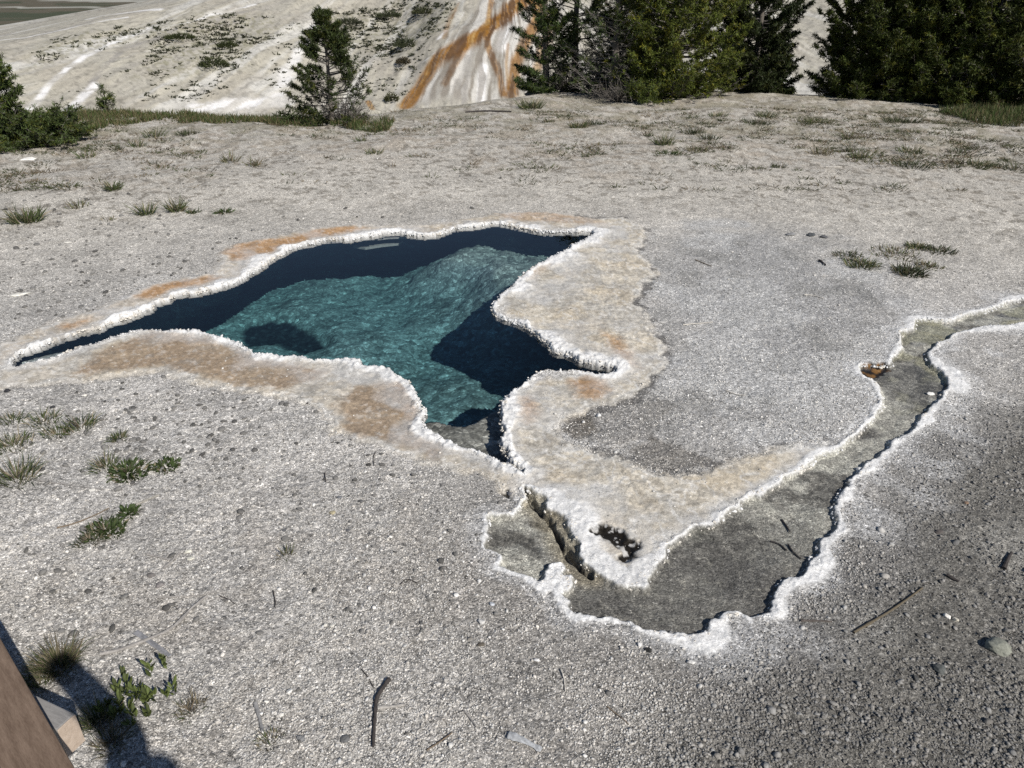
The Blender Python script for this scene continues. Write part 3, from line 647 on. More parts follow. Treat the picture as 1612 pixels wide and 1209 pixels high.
def build_gravel():
    r = np.random.default_rng(21)
    n = 150000; th = np.radians(8.5 + (56 - 8.5) * r.random(n) ** .8); D = CAMH / np.tan(th); az = np.radians((r.random(n) - .5) * 92)
    x, y = D * np.sin(az), D * np.cos(az)
    a4 = rim_fields(x, y); smooth = np.zeros(n)
    for P in (APR_R, APR_L, APR_F): smooth = np.maximum(smooth, ss(.03, -.05, sdist(P, x, y)))
    ok = (a4[0] > a4[1] * .8) & (a4[2] > a4[3]) & (r.random(n) > smooth * .97)
    clump = fbm(x, y, 3, 3, 411); ok &= r.random(n) < .25 + 1.1 * ss(.35, .65, clump)
    ok &= r.random(n) < np.where(D > 7, .35, 1)
    x, y, D = x[ok], y[ok], D[ok]; n = len(x); z = height(x, y)
    dk = ss(.2, -.3, sdist(DARKG, x, y))
    rad = (.0024 + .0036 * r.random(n) ** 3 + .006 * (r.random(n) > .994)) * (.75 + .05 * D)
    rad *= 1 + dk * .55 * r.random(n) ** 2 * 2
    v = np.clip(r.normal(.54, .10, n), .16, .85); v = np.where(r.random(n) < .09, .12 + .10 * r.random(n), v); v = np.where(r.random(n) < .06, .72, v); v = np.where((rad > .0075) & (r.random(n) < .5), .74, v)
    v = v * (1 - .62 * dk) * np.where((D < 3.4), .9, 1.0)
    warm = r.random(n)[:, None]; c = v[:, None] * (np.array([1.0, .985, .95]) * (1 - warm) + np.array([1.03, .97, .88]) * warm)
    print('gravel', n)
    V, F, cc = lumps(np.column_stack([x, y, z + rad * .25]), rad, c, 0, .28, .5, 7)
    return tag(mesh_obj('gravel', V, F, M_stone, smooth=False, attrs={'col': cc}), 'loose pale and dark gravel littering the mineral flat', 'gravel', kind='stuff')
build_gravel()

# the round dark pebbles left of and behind the pool
def build_dark_pebbles():
    r = np.random.default_rng(23); n = 3200
    px = r.random(n) * 900 - 60; py = 250 + r.random(n) * 750
    W = np.exp(-((px - 160) / 180) ** 2 - ((py - 440) / 90) ** 2) + np.exp(-((px - 270) / 150) ** 2 - ((py - 670) / 90) ** 2) + .12
    keep = r.random(n) < W; pts = np.array([G(a, b) for a, b in zip(px[keep], py[keep])]); x, y = pts[:, 0], pts[:, 1]
    a4 = rim_fields(x, y); sm = np.minimum(np.minimum(sdist(APR_R, x, y), sdist(APR_L, x, y)), sdist(APR_F, x, y))
    ok = (a4[0] > a4[1]) & (a4[2] > a4[3]) & (sm > .02); x, y = x[ok], y[ok]; D = np.hypot(x, y)
    rad = (.006 + .010 * r.random(len(x)) ** 2) * (.7 + .09 * D); z = height(x, y) + rad * .2
    v = .07 + .12 * r.random(len(x)); V, F, cc = lumps(np.column_stack([x, y, z]), rad, v[:, None] * np.array([[1., .97, .92]]), 1, .12, .6, 9)
    tag(mesh_obj('dark_pebbles', V, F, M_stone, attrs={'col': cc}), 'dark rounded pebbles strewn over the pale flat left of the pool', 'pebbles', kind='stuff')
build_dark_pebbles()

# ------------------------------------------------------------------ vegetation builders
def blades(base, dirs, length, width, droop, r, seg=2):
    """tapered blades; returns V, F (triangles)"""
    n = len(base); up = np.array([0, 0, 1.0]); d = dirs / np.linalg.norm(dirs, axis=1, keepdims=True)
    side = np.cross(d, up); side /= (np.linalg.norm(side, axis=1, keepdims=True) + 1e-6)
    a = r.random(n)[:, None] * 6.283; oth = np.cross(d, side); side = side * np.cos(a) + oth * np.sin(a)
    L = length[:, None]; Wd = width[:, None]
    mid = base + d * L * .55 - up * droop[:, None] * L * .15; tip = base + d * L - up * droop[:, None] * L * .5
    V = np.stack([base - side * Wd * .5, base + side * Wd * .5, mid - side * Wd * .45, mid + side * Wd * .45, tip], 1)
    k = np.arange(n)[:, None] * 5
    F = np.concatenate([k + np.array([[0, 1, 3]]), k + np.array([[0, 3, 2]]), k + np.array([[2, 3, 4]])])
    return V.reshape(-1, 3), F
def grass_mesh(name, parent, rad, hgt, n, kind, seed, dist=5):
    r = np.random.default_rng(seed)
    a = r.random(n) * 6.283; q = rad * r.random(n) ** .7
    base = np.stack([q * np.cos(a), q * np.sin(a), np.full(n, -.004)], 1)
    lean = .25 + .9 * (q / max(rad, .01)) * r.random(n) + .3 * r.random(n)
    d = np.stack([np.cos(a + r.normal(0, .6, n)) * lean, np.sin(a + r.normal(0, .6, n)) * lean, np.ones(n)], 1)
    L = hgt * (.45 + .7 * r.random(n)); wd = (np.clip(.0007 * dist, .0017, .006) if kind != 'leafy' else .007) * (1 + .5 * r.random(n)); L = L * (1.25 if kind != 'leafy' else 1)
    if kind == 'leafy': d[:, 2] *= .7
    V, F = blades(base, d, L, wd, r.random(n) * 1.2, r)
    cg = np.array([[.085, .108, .036]]); cd = np.array([[.27, .23, .15]]); cdk = np.array([[.055, .068, .032]]); cl = np.array([[.048, .070, .024]])
    t = r.random(n)[:, None]
    if kind == 'green': c = np.where(t < .25, cd, np.where(t < .6, cg, cdk * 1.3))
    elif kind == 'dry': c = np.where(t < .7, cd * (.5 + .6 * t), cg)
    elif kind == 'dark': c = np.where(t < .25, cd * .5, cdk)
    else: c = np.where(t < .12, cd * .7, cl * (.7 + .7 * t))
    c = c * (.7 + .6 * r.random(n))[:, None]
    return mesh_obj(name, V, F, M_grass, parent, smooth=False, attrs={'col': np.repeat(c, 5, 0)})
def stems_mesh(name, parent, rad, hgt, n, seed, col=(.22, .18, .13)):
    r = np.random.default_rng(seed); a = r.random(n) * 6.283; q = rad * r.random(n)
    base = np.stack([q * np.cos(a) * .15, q * np.sin(a) * .15, np.zeros(n)], 1)
    d = np.stack([np.cos(a) * .5, np.sin(a) * .5, .5 + r.random(n)], 1)
    V, F = blades(base, d, hgt * (.8 + .8 * r.random(n)), np.full(n, .0028), r.random(n), r)
    c = np.array([col]) * (.6 + .7 * r.random(n))[:, None]
    return mesh_obj(name, V, F, M_grass, parent, smooth=False, attrs={'col': np.repeat(c, 5, 0)})

# (px, py, radius m, height m, blades, kind, dead stems, name, label)
TUFTS = [
(42,350,.13,.17,150,'green',22,'grass_tuft','thick green grass tuft ringed by dry stems at the left edge behind the pool'),
(178,303,.08,.12,90,'green',4,'grass_tuft','small bright green grass tuft behind the dark pebbles, beyond the left arm of the pool'),
(123,328,.10,.08,50,'dry',5,'grass_tuft','low half dry grass patch between the big left tuft and the small bright tuft'),
(231,338,.06,.16,45,'green',14,'grass_tuft','wispy grass tuft with tall thin stems, left neighbour of the tuft with weeds beside it'),
(278,333,.07,.16,80,'green',12,'grass_tuft','upright grass tuft with tall seed stems and leafy weeds at its foot'),
(303,335,.06,.06,50,'leafy',2,'leafy_weed','small leafy weed touching the right side of the tall stemmed grass tuft'),
(353,335,.07,.09,60,'leafy',6,'leafy_weed','lone leafy weed on bare ground above the larger orange stain'),
(170,347,.07,.05,25,'dry',6,'grass_tuft','sparse brownish sprigs just in front of the half dry grass patch'),
(295,212,.16,.08,120,'dark',0,'ground_plant','flat dark green mat plant on the flat, left of the small lone pine'),
(242,213,.14,.14,60,'green',10,'leafy_weed','upright grey green sprigs left of the flat dark mat plant'),
(216,228,.12,.12,40,'green',12,'grass_tuft','thin pale grass sprigs just in front of the grey green sprigs near the low juniper'),
(136,246,.10,.12,50,'green',6,'grass_tuft','pale grass tuft at the right foot of the low juniper'),
(184,236,.08,.08,40,'dark',2,'leafy_weed','tiny dark weed clump between the juniper and the thin pale sprigs'),
(363,256,.10,.16,35,'dry',16,'grass_tuft','wispy grey sprigs, the left one of a pair on the open flat behind the pool'),
(403,263,.10,.16,35,'dry',16,'grass_tuft','wispy grey sprigs, the right one of a pair on the open flat behind the pool'),
(568,222,.08,.09,35,'green',6,'grass_tuft','small grass tuft in front of the small lone pine, the nearer to its trunk'),
(588,243,.11,.09,60,'green',4,'grass_tuft','flattened green tuft on the open flat in front and right of the lone pine'),
(597,200,.17,.12,140,'green',0,'grass_tuft','long grass clump at the right foot of the lone pine'),
(835,170,.20,.18,200,'green',10,'grass_tuft','bushy olive grass tuft on the ridge beside the grey boulder'),
(911,202,.13,.13,120,'green',0,'grass_tuft','compact bright grass tuft in front of the grey leafless brush'),
(937,197,.16,.10,100,'dark',6,'leafy_weed','dark weed clump right beside the compact bright grass tuft'),
(863,192,.10,.08,60,'dry',2,'grass_tuft','low dry tuft between the bushy ridge tuft and the compact bright tuft'),
(1018,212,.10,.06,50,'dark',0,'ground_plant','low dark weed streak in front of the big green pine'),
(1046,228,.13,.16,110,'green',8,'grass_tuft','upright green tuft in front of the big green pine with weeds at its base'),
(1050,243,.18,.08,110,'leafy',6,'leafy_weed','spreading leafy weed at the foot of the upright green tuft'),
(1090,208,.17,.11,110,'dark',4,'leafy_weed','blackish green weed clump right of the upright green tuft'),
(1098,238,.14,.10,60,'dry',6,'grass_tuft','pale brown tuft in front of the blackish green weed clump'),
(1118,220,.16,.10,70,'dark',6,'leafy_weed','grey green weed right of the blackish green clump'),
(1130,185,.14,.10,70,'green',3,'grass_tuft','small tuft near the rusty litter under the big green pine'),
(1190,195,.22,.10,120,'dark',8,'leafy_weed','wide dark weed patch in front of the black shaded pine'),
(1205,187,.16,.14,100,'green',5,'grass_tuft','yellow green tuft at the right end of the wide dark weed patch'),
(1280,193,.20,.11,130,'green',4,'grass_tuft','long low grass tuft below the gap between the pines'),
(1421,192,.30,.10,230,'dark',0,'ground_plant','oval dark green mat plant on the pale flat before the right hand pines'),
(1292,240,.15,.12,60,'dry',14,'grass_tuft','wiry brown grass tuft on the right flat, the most left one'),
(1338,215,.16,.12,60,'dry',12,'grass_tuft','dry stemmed tuft behind the wiry brown one on the right flat'),
(1356,245,.14,.12,70,'green',10,'grass_tuft','rusty based grass tuft in the middle of the right flat'),
(1430,240,.16,.13,80,'green',10,'grass_tuft','olive grass tuft below the oval mat plant on the right flat'),
(1436,264,.22,.10,110,'dark',12,'leafy_weed','ragged dark weed with dead stems, nearest on the right flat'),
(1515,240,.22,.09,90,'dark',10,'leafy_weed','dark sprawling weed near the right edge, the farther of two'),
(1537,257,.22,.10,130,'green',6,'grass_tuft','green grass tuft near the right edge in front of the dark sprawling weed'),
(1601,262,.30,.10,120,'dark',8,'leafy_weed','dark weed cut off by the right edge of the flat'),
(1226,262,.10,.07,50,'dark',2,'leafy_weed','small black weed at the left end of the dark litter streak'),
(1445,390,.09,.06,90,'green',0,'grass_tuft','greenest little tuft at the back of the grass patch right of the pool'),
(1478,396,.13,.05,80,'dark',4,'grass_tuft','dark low tuft at the right end of the grass patch right of the pool'),
(1410,400,.20,.05,90,'dry',8,'grass_tuft','brown middle part of the grass patch right of the pool'),
(1357,418,.13,.07,110,'green',4,'grass_tuft','front left tuft of the grass patch right of the pool'),
(1335,404,.12,.05,60,'dark',5,'grass_tuft','thin rear left tuft of the grass patch right of the pool'),
(1432,430,.12,.07,160,'dark',0,'grass_tuft','thick dark front tuft of the grass patch right of the pool'),
(1462,420,.10,.05,60,'dry',8,'grass_tuft','dead brown tuft beside the thick dark front tuft of the grass patch'),
(20,662,.06,.06,40,'green',5,'grass_tuft','sparse grass in front of the pool at the left edge, behind its neighbours'),
(68,663,.08,.06,70,'green',8,'grass_tuft','low grass tuft near the left edge, left of the fine stemmed one'),
(88,682,.06,.06,55,'green',6,'grass_tuft','grass tuft directly in front of the low tuft near the left edge'),
(126,672,.08,.08,60,'green',14,'grass_tuft','fine stemmed grass tuft with dark dead tips left of the small lone tuft'),
(188,690,.035,.05,50,'green',3,'grass_tuft','small lone tuft with one tall stem behind the spreading leafy weed'),
(20,700,.09,.07,90,'green',8,'grass_tuft','yellowish grass clump at the left edge in front of the pool'),
(25,752,.09,.11,90,'green',16,'grass_tuft','tall wiry grass clump at the left edge, nearest of its group'),
(165,735,.05,.08,50,'green',10,'leafy_weed','reddish stemmed left end of the spreading weed mat'),
(203,742,.085,.05,170,'leafy',12,'leafy_weed','spreading leafy weed mat with upright stems, middle left'),
(262,733,.06,.035,110,'leafy',2,'leafy_weed','dense flat leafy weed at the right end of the weed mat'),
(165,835,.075,.05,190,'leafy',26,'leafy_weed','dark leafy weed cushion crossed by dead twigs in front of the weed mat'),
(203,808,.035,.05,50,'leafy',3,'leafy_weed','small dark leaf rosette at the back of the twig crossed cushion'),
(140,852,.05,.04,90,'dark',16,'leafy_weed','ragged front left part of the twig crossed cushion'),
(450,874,.03,.045,30,'dry',6,'grass_tuft','tiny isolated grass sprig on the pale ground, middle left'),
(90,1048,.055,.10,230,'dry',6,'grass_tuft','yellow green grass tuft behind the black shadow at the bottom left'),
(60,1075,.04,.06,110,'green',2,'grass_tuft','short green grass between the railing and the yellow green tuft'),
(155,1135,.035,.09,110,'green',2,'grass_tuft','upright grass at the left side of the broad leafed plant'),
(175,1168,.05,.05,110,'dry',14,'grass_tuft','dead straw coloured grass in front of the broad leafed plant'),
(300,1118,.04,.05,60,'dry',16,'grass_tuft','dry wispy tuft right of the broad leafed plant'),
(425,1165,.035,.03,60,'dry',6,'grass_tuft','flat rusty brown tuft at the bottom, left of the dark crooked stick'),
]
for k, (px, py, rad, h, n, kind, ns, nm, lab) in enumerate(TUFTS):
    x, y = G(px, py); z = float(height(x, y)[0]); nv = math.hypot(x, y)
    t = empty(nm, (x, y, z)); tag(t, lab, 'grass' if nm == 'grass_tuft' else 'plant', 'grass tufts and weeds dotted over the mineral flat')
    grass_mesh('leaves', t, rad, h, int(n * (2.1 if nv < 5 else 2.6 if 1300 < px < 1500 and py > 380 else 1.5)), kind, 500 + k, nv)
    if ns >= 8: stems_mesh('stems', t, rad, h, ns, 700 + k)
# broad-leafed plant, bottom left
def broadleaf():
    x0, y0 = G(212, 1118); z0 = float(height(x0, y0)[0]); t = empty('leafy_plant', (x0, y0, z0))
    tag(t, 'bright green broad leafed plant with upright leaf pairs at the bottom left', 'plant')
    r = np.random.default_rng(77)
    for (px, py, hh, nl) in [(172,1120,.05,9),(190,1130,.06,10),(200,1108,.06,9),(215,1115,.07,10),(228,1120,.06,11),(238,1110,.06,8),(243,1078,.10,8),(196,1070,.03,6),(270,1065,.09,8),(278,1100,.07,8),(262,1105,.04,6),(208,1148,.03,8),(185,1095,.04,8),(225,1098,.05,7),(205,1130,.05,9),(220,1135,.05,9),(180,1140,.05,9),(232,1135,.04,9),(210,1095,.05,9),(250,1115,.05,8),(165,1128,.06,9),(195,1118,.06,10),(222,1105,.06,10)]:
        x, y = G(px, py); b = np.array([x - x0, y - y0, 0.0]); tip = b + np.array([r.normal(0, .012), r.normal(.005, .012), hh])
        V = []; F = []; cc = []
        for i in range(nl):
            a = r.random() * 6.283; f = .35 + .65 * i / nl; p = b + (tip - b) * f
            L = .020 + .020 * r.random(); wd = L * .17; d = np.array([math.cos(a), math.sin(a), .7 + r.random() * .9]); d /= np.linalg.norm(d)
            s = np.cross(d, (0, 0, 1)); s /= np.linalg.norm(s); nrm = np.cross(s, d); q = len(V)
            V += [p, p + d * L * .3 - s * wd * .8 - nrm * .002, p + d * L * .3 + s * wd * .8 - nrm * .002, p + d * L * .65 - s * wd - nrm * .001, p + d * L * .65 + s * wd - nrm * .001, p + d * L + nrm * .003, p + d * L * .5 + nrm * .003]
            F += [(q, q + 6, q + 1), (q, q + 2, q + 6), (q + 1, q + 6, q + 3), (q + 2, q + 4, q + 6), (q + 3, q + 6, q + 5), (q + 4, q + 5, q + 6)]
            c = np.array([.095, .12, .035]) * (.5 + .9 * r.random()); cc += [c] * 7
        mesh_obj('leaves', np.array(V), np.array(F), M_grass, t, attrs={'col': np.array(cc)})
broadleaf()

def scatter_weeds():
    r = np.random.default_rng(31); Vs = []; Fs = []; Cs = []; off = 0
    n = 5600; px = r.random(n) * 1760 - 80; py = 172 + r.random(n) ** 1.1 * 130
    w_ = np.where(px > 850, .75, .35) * np.where(py > 270, .25, 1) * np.where((px > 330) & (px < 820) & (py > 215), .15, 1.) 
    w_ = np.where((px < 130) & (py > 240), .6, w_)
    pts = np.array([G(a, b) for a, b in zip(px, py)]); cl = fbm(pts[:, 0], pts[:, 1], 1.1, 3, 431)
    keep = r.random(n) < w_ * ss(.40, .60, cl) * 1.3; pts = pts[keep]; zz = height(pts[:, 0], pts[:, 1])
    for (x, y), z in zip(pts, zz):
        m = int(10 + 16 * r.random()); rad = .03 + .09 * r.random(); a = r.random(m) * 6.283; q = rad * r.random(m) ** .6
        b = np.stack([x + q * np.cos(a) * 1.5, y + q * np.sin(a), np.full(m, z - .004)], 1)
        d = np.stack([np.cos(a) * 1.1, np.sin(a) * 1.1, .5 + r.random(m)], 1); V, F = blades(b, d, .03 + .06 * r.random(m), np.full(m, .007), r.random(m), r)
        t = r.random(); c = np.array([[.075, .085, .035]]) * (.6 + t) if t < .6 else np.array([[.17, .135, .085]]) * (.5 + .8 * r.random())
        Vs.append(V); Fs.append(F + off); off += len(V); Cs.append(np.repeat(np.repeat(c, m, 0), 5, 0))
    tag(mesh_obj('sparse_weeds', np.concatenate(Vs), np.concatenate(Fs), M_grass, smooth=False, attrs={'col': np.concatenate(Cs)}), 'scattered tiny weeds and dead sprigs dotting the far mineral flat', 'weeds', kind='stuff')
scatter_weeds()
def ridge_grass():
    r = np.random.default_rng(37)
    def field(name, lab, quad, n, hgt, green, seed):
        P = GP(quad); lo, hi = P.min(0), P.max(0); p = lo + (hi - lo) * r.random((n * 3, 2)); s = sdist(P, p[:, 0], p[:, 1]) + (fbm(p[:, 0], p[:, 1], 2.5, 3, seed) - .5) * .5
        p = p[(s < 0) & (fbm(p[:, 0], p[:, 1], 4, 3, seed + 3) > .36)][:n]; z = height(p[:, 0], p[:, 1]); m = len(p)
        d = np.column_stack([r.normal(0, .35, m), r.normal(0, .35, m), np.ones(m)])
        V, F = blades(np.column_stack([p, z - .01]), d, hgt * (.5 + .8 * r.random(m)), np.full(m, .008), r.random(m) * .8, r)
        t = r.random(m)[:, None]; c = np.where(t < green, np.array([[.07, .10, .03]]), np.array([[.17, .14, .075]])) * (.6 + .7 * r.random(m))[:, None]
        tag(mesh_obj(name, V, F, M_grass, smooth=False, attrs={'col': np.repeat(c, 5, 0)}), lab, 'grass', kind='stuff')
    field('ridge_grass', 'band of short olive grass along the ridge between juniper and lone pine', [(90,208),(60,190),(140,178),(300,180),(455,186),(455,196),(330,192),(250,190),(170,205),(120,215)], 9000, .13, .55, 441)
    field('ridge_grass', 'low grass growing around the foot of the small lone pine', [(400,186),(560,180),(612,190),(610,204),(560,204),(520,196),(430,198)], 4500, .14, .6, 451)
    field('ridge_grass', 'patch of green grass in front of the right hand pines', [(1485,178),(1530,166),(1620,170),(1680,185),(1680,202),(1600,198),(1530,190)], 7000, .17, .65, 461)
ridge_grass()

# ------------------------------------------------------------------ trees
def tube(path, radii, sides=6):
    path = np.array(path, float); n = len(path); V = []; 
    for i in range(n):
        t = path[min(i + 1, n - 1)] - path[max(i - 1, 0)]; t /= (np.linalg.norm(t) + 1e-9)
        a = np.cross(t, (0.13, .31, 1.0) if abs(t[2]) < .9 else (1, 0, 0)); a /= np.linalg.norm(a); b = np.cross(t, a)
        for k in range(sides):
            q = 6.28318 * k / sides; V.append(path[i] + radii[i] * (math.cos(q) * a + math.sin(q) * b))
    F = [(i * sides + k, i * sides + (k + 1) % sides, (i + 1) * sides + (k + 1) % sides, (i + 1) * sides + k) for i in range(n - 1) for k in range(sides)]
    return np.array(V), np.array(F)
def cone_branches(A, B, Cc, ra, rb):
    """3-sided bent branches, vectorised: from A through B to C"""
    n = len(A); t = B - A; t /= np.linalg.norm(t, axis=1, keepdims=True) + 1e-9; up = np.array([[.1, .2, 1.]])
    s = np.cross(t, up); s /= np.linalg.norm(s, axis=1, keepdims=True) + 1e-9; u = np.cross(s, t); V = []
    for P, R in ((A, ra), (B, (ra + rb) * .5), (Cc, rb)):
        for q in (0, 2.094, 4.188): V.append(P + (s * math.cos(q) + u * math.sin(q)) * R[:, None])
    V = np.stack(V, 1); k = np.arange(n)[:, None] * 9; F = []
    for l in (0, 3):
        for q in range(3): F.append(k + np.array([[l + q, l + (q + 1) % 3, l + 3 + (q + 1) % 3, l + 3 + q]]))
    return V.reshape(-1, 3), np.concatenate(F)
def pine(name, loc, h, R, nb, tufts, lab, seed, crown_base=.1, bare=.25, green=(.060, .085, .020), lean=0, blade=.062, nbl=17, profile=None, droop=.0, group=None, wide=.007, inner=.35, skew=.95, one_side=False):
    r = np.random.default_rng(seed); t = empty(name, loc); tag(t, lab, 'shrub' if 'shrub' in name else 'tree', group or 'pines along the ridge')
    top = np.array([lean, 0, h]); zs = np.linspace(0, 1, 8); path = [top * q + np.array([.03 * math.sin(5 * q + seed), .03 * math.cos(4 * q), 0]) * h * .3 for q in zs]
    path[0] = path[0] * 1.0; path[0][2] = -.15
    V, F = tube(path, [.022 * h * (1 - .9 * q) + .008 for q in zs], 8); bc = np.array([[.13, .115, .10]])
    mesh_obj('trunk', V, F, M_bark, t, attrs={'col': np.repeat(bc, len(V), 0)})
    prof = profile or (lambda q: (1 - q) ** .75 * .92 + .08)
    q = crown_base * .25 + (1 - crown_base * .25) * r.random(nb) ** skew; q = np.clip(q, .02, .985)
    a = r.random(nb) * 6.283; ln = R * np.array([prof(v) for v in q]) * (.58 + .62 * r.random(nb))
    ax = np.stack([np.interp(q, zs, [p[i] for p in path]) for i in range(3)], 1)
    rise = (.15 + .55 * q + r.normal(0, .12, nb)) - droop
    dr = np.stack([np.cos(a), np.sin(a), rise], 1)
    B = ax + dr * (ln * .55)[:, None] - np.array([[0, 0, 1]]) * (ln * .10)[:, None]; E = ax + dr * ln[:, None] + np.array([[0, 0, 1]]) * (ln * .12)[:, None]
    low = ax[:, 2] * 0 + .05; B[:, 2] = np.maximum(B[:, 2], low * .6); E[:, 2] = np.maximum(E[:, 2], low + .02)
    bv, bfc = cone_branches(ax, B, E, .007 + .009 * ln, np.full(nb, .003)); VV = [bv]; FF = [bfc]; off = len(bv)
    # side twigs
    per = max(3, tufts // nb); n = nb * per; i = np.repeat(np.arange(nb), per); f = inner + (1 - inner) * r.random(n) ** .7; isbare = (q[i] < bare) & ((np.cos(a[i] - .2) > -.25) | (r.random(n) < .25) if one_side else True) & (r.random(n) < .82 * (1 - q[i] / (bare + 1e-6) * .35))
    f = np.where(f > .98, 1, f); P = np.where((f < .55)[:, None], ax[i] + (B - ax)[i] * (f / .55)[:, None], B[i] + (E - B)[i] * ((f - .55) / .45)[:, None])
    side = np.stack([-np.sin(a[i]), np.cos(a[i]), np.zeros(n)], 1) * r.choice([-1, 1], n)[:, None]; d = dr[i] * .7 + side * (.3 + .9 * r.random(n))[:, None] + r.normal(0, .35, (n, 3)); d[:, 2] += .15
    d /= np.linalg.norm(d, axis=1, keepdims=True); tl = (.10 + .22 * r.random(n)) * (.5 + ln[i] * .5) * (1.38 - f); T = P + d * tl[:, None]
    T[:, 2] = np.maximum(T[:, 2], .04)
    sel = r.random(n) < .5
    bv, bfc = cone_branches(P[sel], (P[sel] + T[sel]) * .5 + r.normal(0, .01, (sel.sum(), 3)), T[sel], np.full(sel.sum(), .005), np.full(sel.sum(), .0025)); VV.append(bv); FF.append(bfc + off)
    V = np.concatenate(VV); gc = np.array([[.17, .155, .14]]) * (.7 + .5 * r.random(len(V) // 9))[:, None]
    mesh_obj('branches', V, np.concatenate(FF), M_bark, t, smooth=False, attrs={'col': np.repeat(gc, 9, 0)})
    # needle tufts
    k = ~isbare; T = T[k]; d = d[k]; m = len(T); ii = np.repeat(np.arange(m), nbl)
    bd = d[ii] * .35 + r.normal(0, .6, (m * nbl, 3)); bd[:, 2] += .2
    base = T[ii] - d[ii] * (.10 * r.random((m * nbl, 1)))
    V, F = blades(base, bd, blade * (.6 + .6 * r.random(m * nbl)), np.full(m * nbl, wide), r.random(m * nbl) * .3, r)
    tv = (.55 + .9 * r.random(m))[:, None] * np.array([green]); yel = r.random(m)[:, None] < .18; tv = np.where(yel, tv * np.array([[1.5, 1.2, .8]]), tv)
    c = tv[ii] * (.75 + .5 * r.random(m * nbl))[:, None]
    mesh_obj('crown', V, F, M_needle, t, smooth=False, attrs={'col': np.repeat(c, 5, 0)})
    return t
def gl(px, py, dz=0, D=None):
    x, y = G(px, py)
    if D: s = D / math.hypot(x, y); x, y = x * s, y * s
    return (x, y, float(height(x, y)[0]) + dz)
slim = lambda q: (1 - q) ** .8 * (.75 + .25 * math.cos(q * 6)) + .10
pine('pine_tree', gl(524, 190), 1.60, .84, 120, 2100, 'small lone pine on the left part of the ridge with airy bare lower branches', 61, crown_base=.05, bare=.50, one_side=True, nbl=22, profile=lambda q: (1 - q) * .98 + .06 if q > .15 else .95, green=(.036, .050, .014), skew=1.05, blade=.066, wide=.009, inner=.45)
pine('pine_sapling', gl(172, 182), .44, .17, 26, 70, 'tiny pine sapling poking above the ridge grass on the left', 63, bare=.0, blade=.07, nbl=14)
pine('pine_tree', gl(-6, 222), 1.42, .72, 110, 2600, 'young pine cut off by the left edge of the view', 64, bare=.0, blade=.066, wide=.009)
# low spreading juniper
pine('juniper_shrub', gl(48, 226), .22, .85, 110, 2600, 'low spreading dark green shrub under the young pine at the left edge', 65, bare=.0, profile=lambda q: 1 - .35 * q, blade=.055, wide=.009, green=(.050, .070, .020), inner=.15, droop=.30)
# right hand group
full = lambda q: (.95 if q < .35 else (1 - q) ** .7 * 1.25 + .05)
pine('pine_tree', gl(858, 142), 3.0, .65, 120, 3600, 'slender pine beside the orange runoff at the left end of the right hand group', 71, bare=.0, profile=full, skew=1.6, nbl=18, green=(.045, .070, .018))
pine('pine_tree', gl(905, 140), 3.4, .8, 120, 2600, 'thin see through pine second from the orange runoff', 72, bare=.18, profile=full, skew=1.6, nbl=18, green=(.04, .06, .018))
pine('pine_tree', gl(968, 150), 3.6, 1.0, 200, 4200, 'pine with bare grey dead lower branches, left of the big bushy green one', 73, bare=.36, profile=full, skew=1.6, nbl=18, green=(.045, .065, .02))
pine('pine_tree', gl(1058, 150), 3.1, 1.35, 260, 10500, 'big bushy yellow green pine in the middle of the right hand group', 74, bare=.05, profile=full, skew=1.6, nbl=18, green=(.085, .105, .018), blade=.070, wide=.010)
pine('pine_tree', gl(1000, 146, D=17.6), 3.8, 1.1, 160, 5200, 'dark pine standing behind the big bushy green one', 75, bare=.1, profile=full, skew=1.6, nbl=18, green=(.03, .045, .014))
pine('pine_tree', gl(1182, 142, D=17.6), 3.2, .85, 240, 9000, 'nearly black shaded pine left of the gap showing the pale hill', 76, bare=.0, profile=full, skew=1.6, nbl=18, green=(.024, .034, .010), blade=.075, wide=.012)  # shade from the neighbouring tree is put into these near-black needles
pine('pine_tree', gl(1358, 150), 3.2, 1.05, 300, 10500, 'dark pine right of the gap showing the pale hill', 77, bare=.05, profile=full, skew=1.6, nbl=18, green=(.042, .056, .010), blade=.075, wide=.012)
pine('pine_tree', gl(1440, 152), 3.8, 1.20, 300, 10500, 'dense dark green pine between the gap side pine and the right edge', 78, bare=.05, profile=full, skew=1.6, nbl=18, green=(.050, .066, .012), blade=.075, wide=.012)
pine('pine_tree', gl(1535, 158), 3.9, 1.25, 300, 10500, 'dense olive pine next to the right edge behind the green grass patch', 79, bare=.03, profile=full, skew=1.6, nbl=18, green=(.050, .066, .012), blade=.075, wide=.012)
pine('pine_tree', gl(1640, 165), 4.0, 1.30, 150, 5200, 'dark pine cut off by the right edge of the view', 80, bare=.0, profile=full, skew=1.6, nbl=18, green=(.040, .052, .012), blade=.075, wide=.012)
pine('pine_tree', gl(1445, 146, D=19.0), 5.2, 1.4, 120, 3600, 'black pine filling the background between the two dark pines right of the gap', 81, bare=.0, profile=full, skew=1.6, nbl=18, green=(.020, .028, .009), blade=.09, wide=.016)
pine('pine_tree', gl(1500, 150, D=19.2), 5.2, 1.5, 120, 3600, 'black pine in the background behind the dense olive pine', 82, bare=.0, profile=full, skew=1.6, nbl=18, green=(.020, .028, .009), blade=.09, wide=.016)
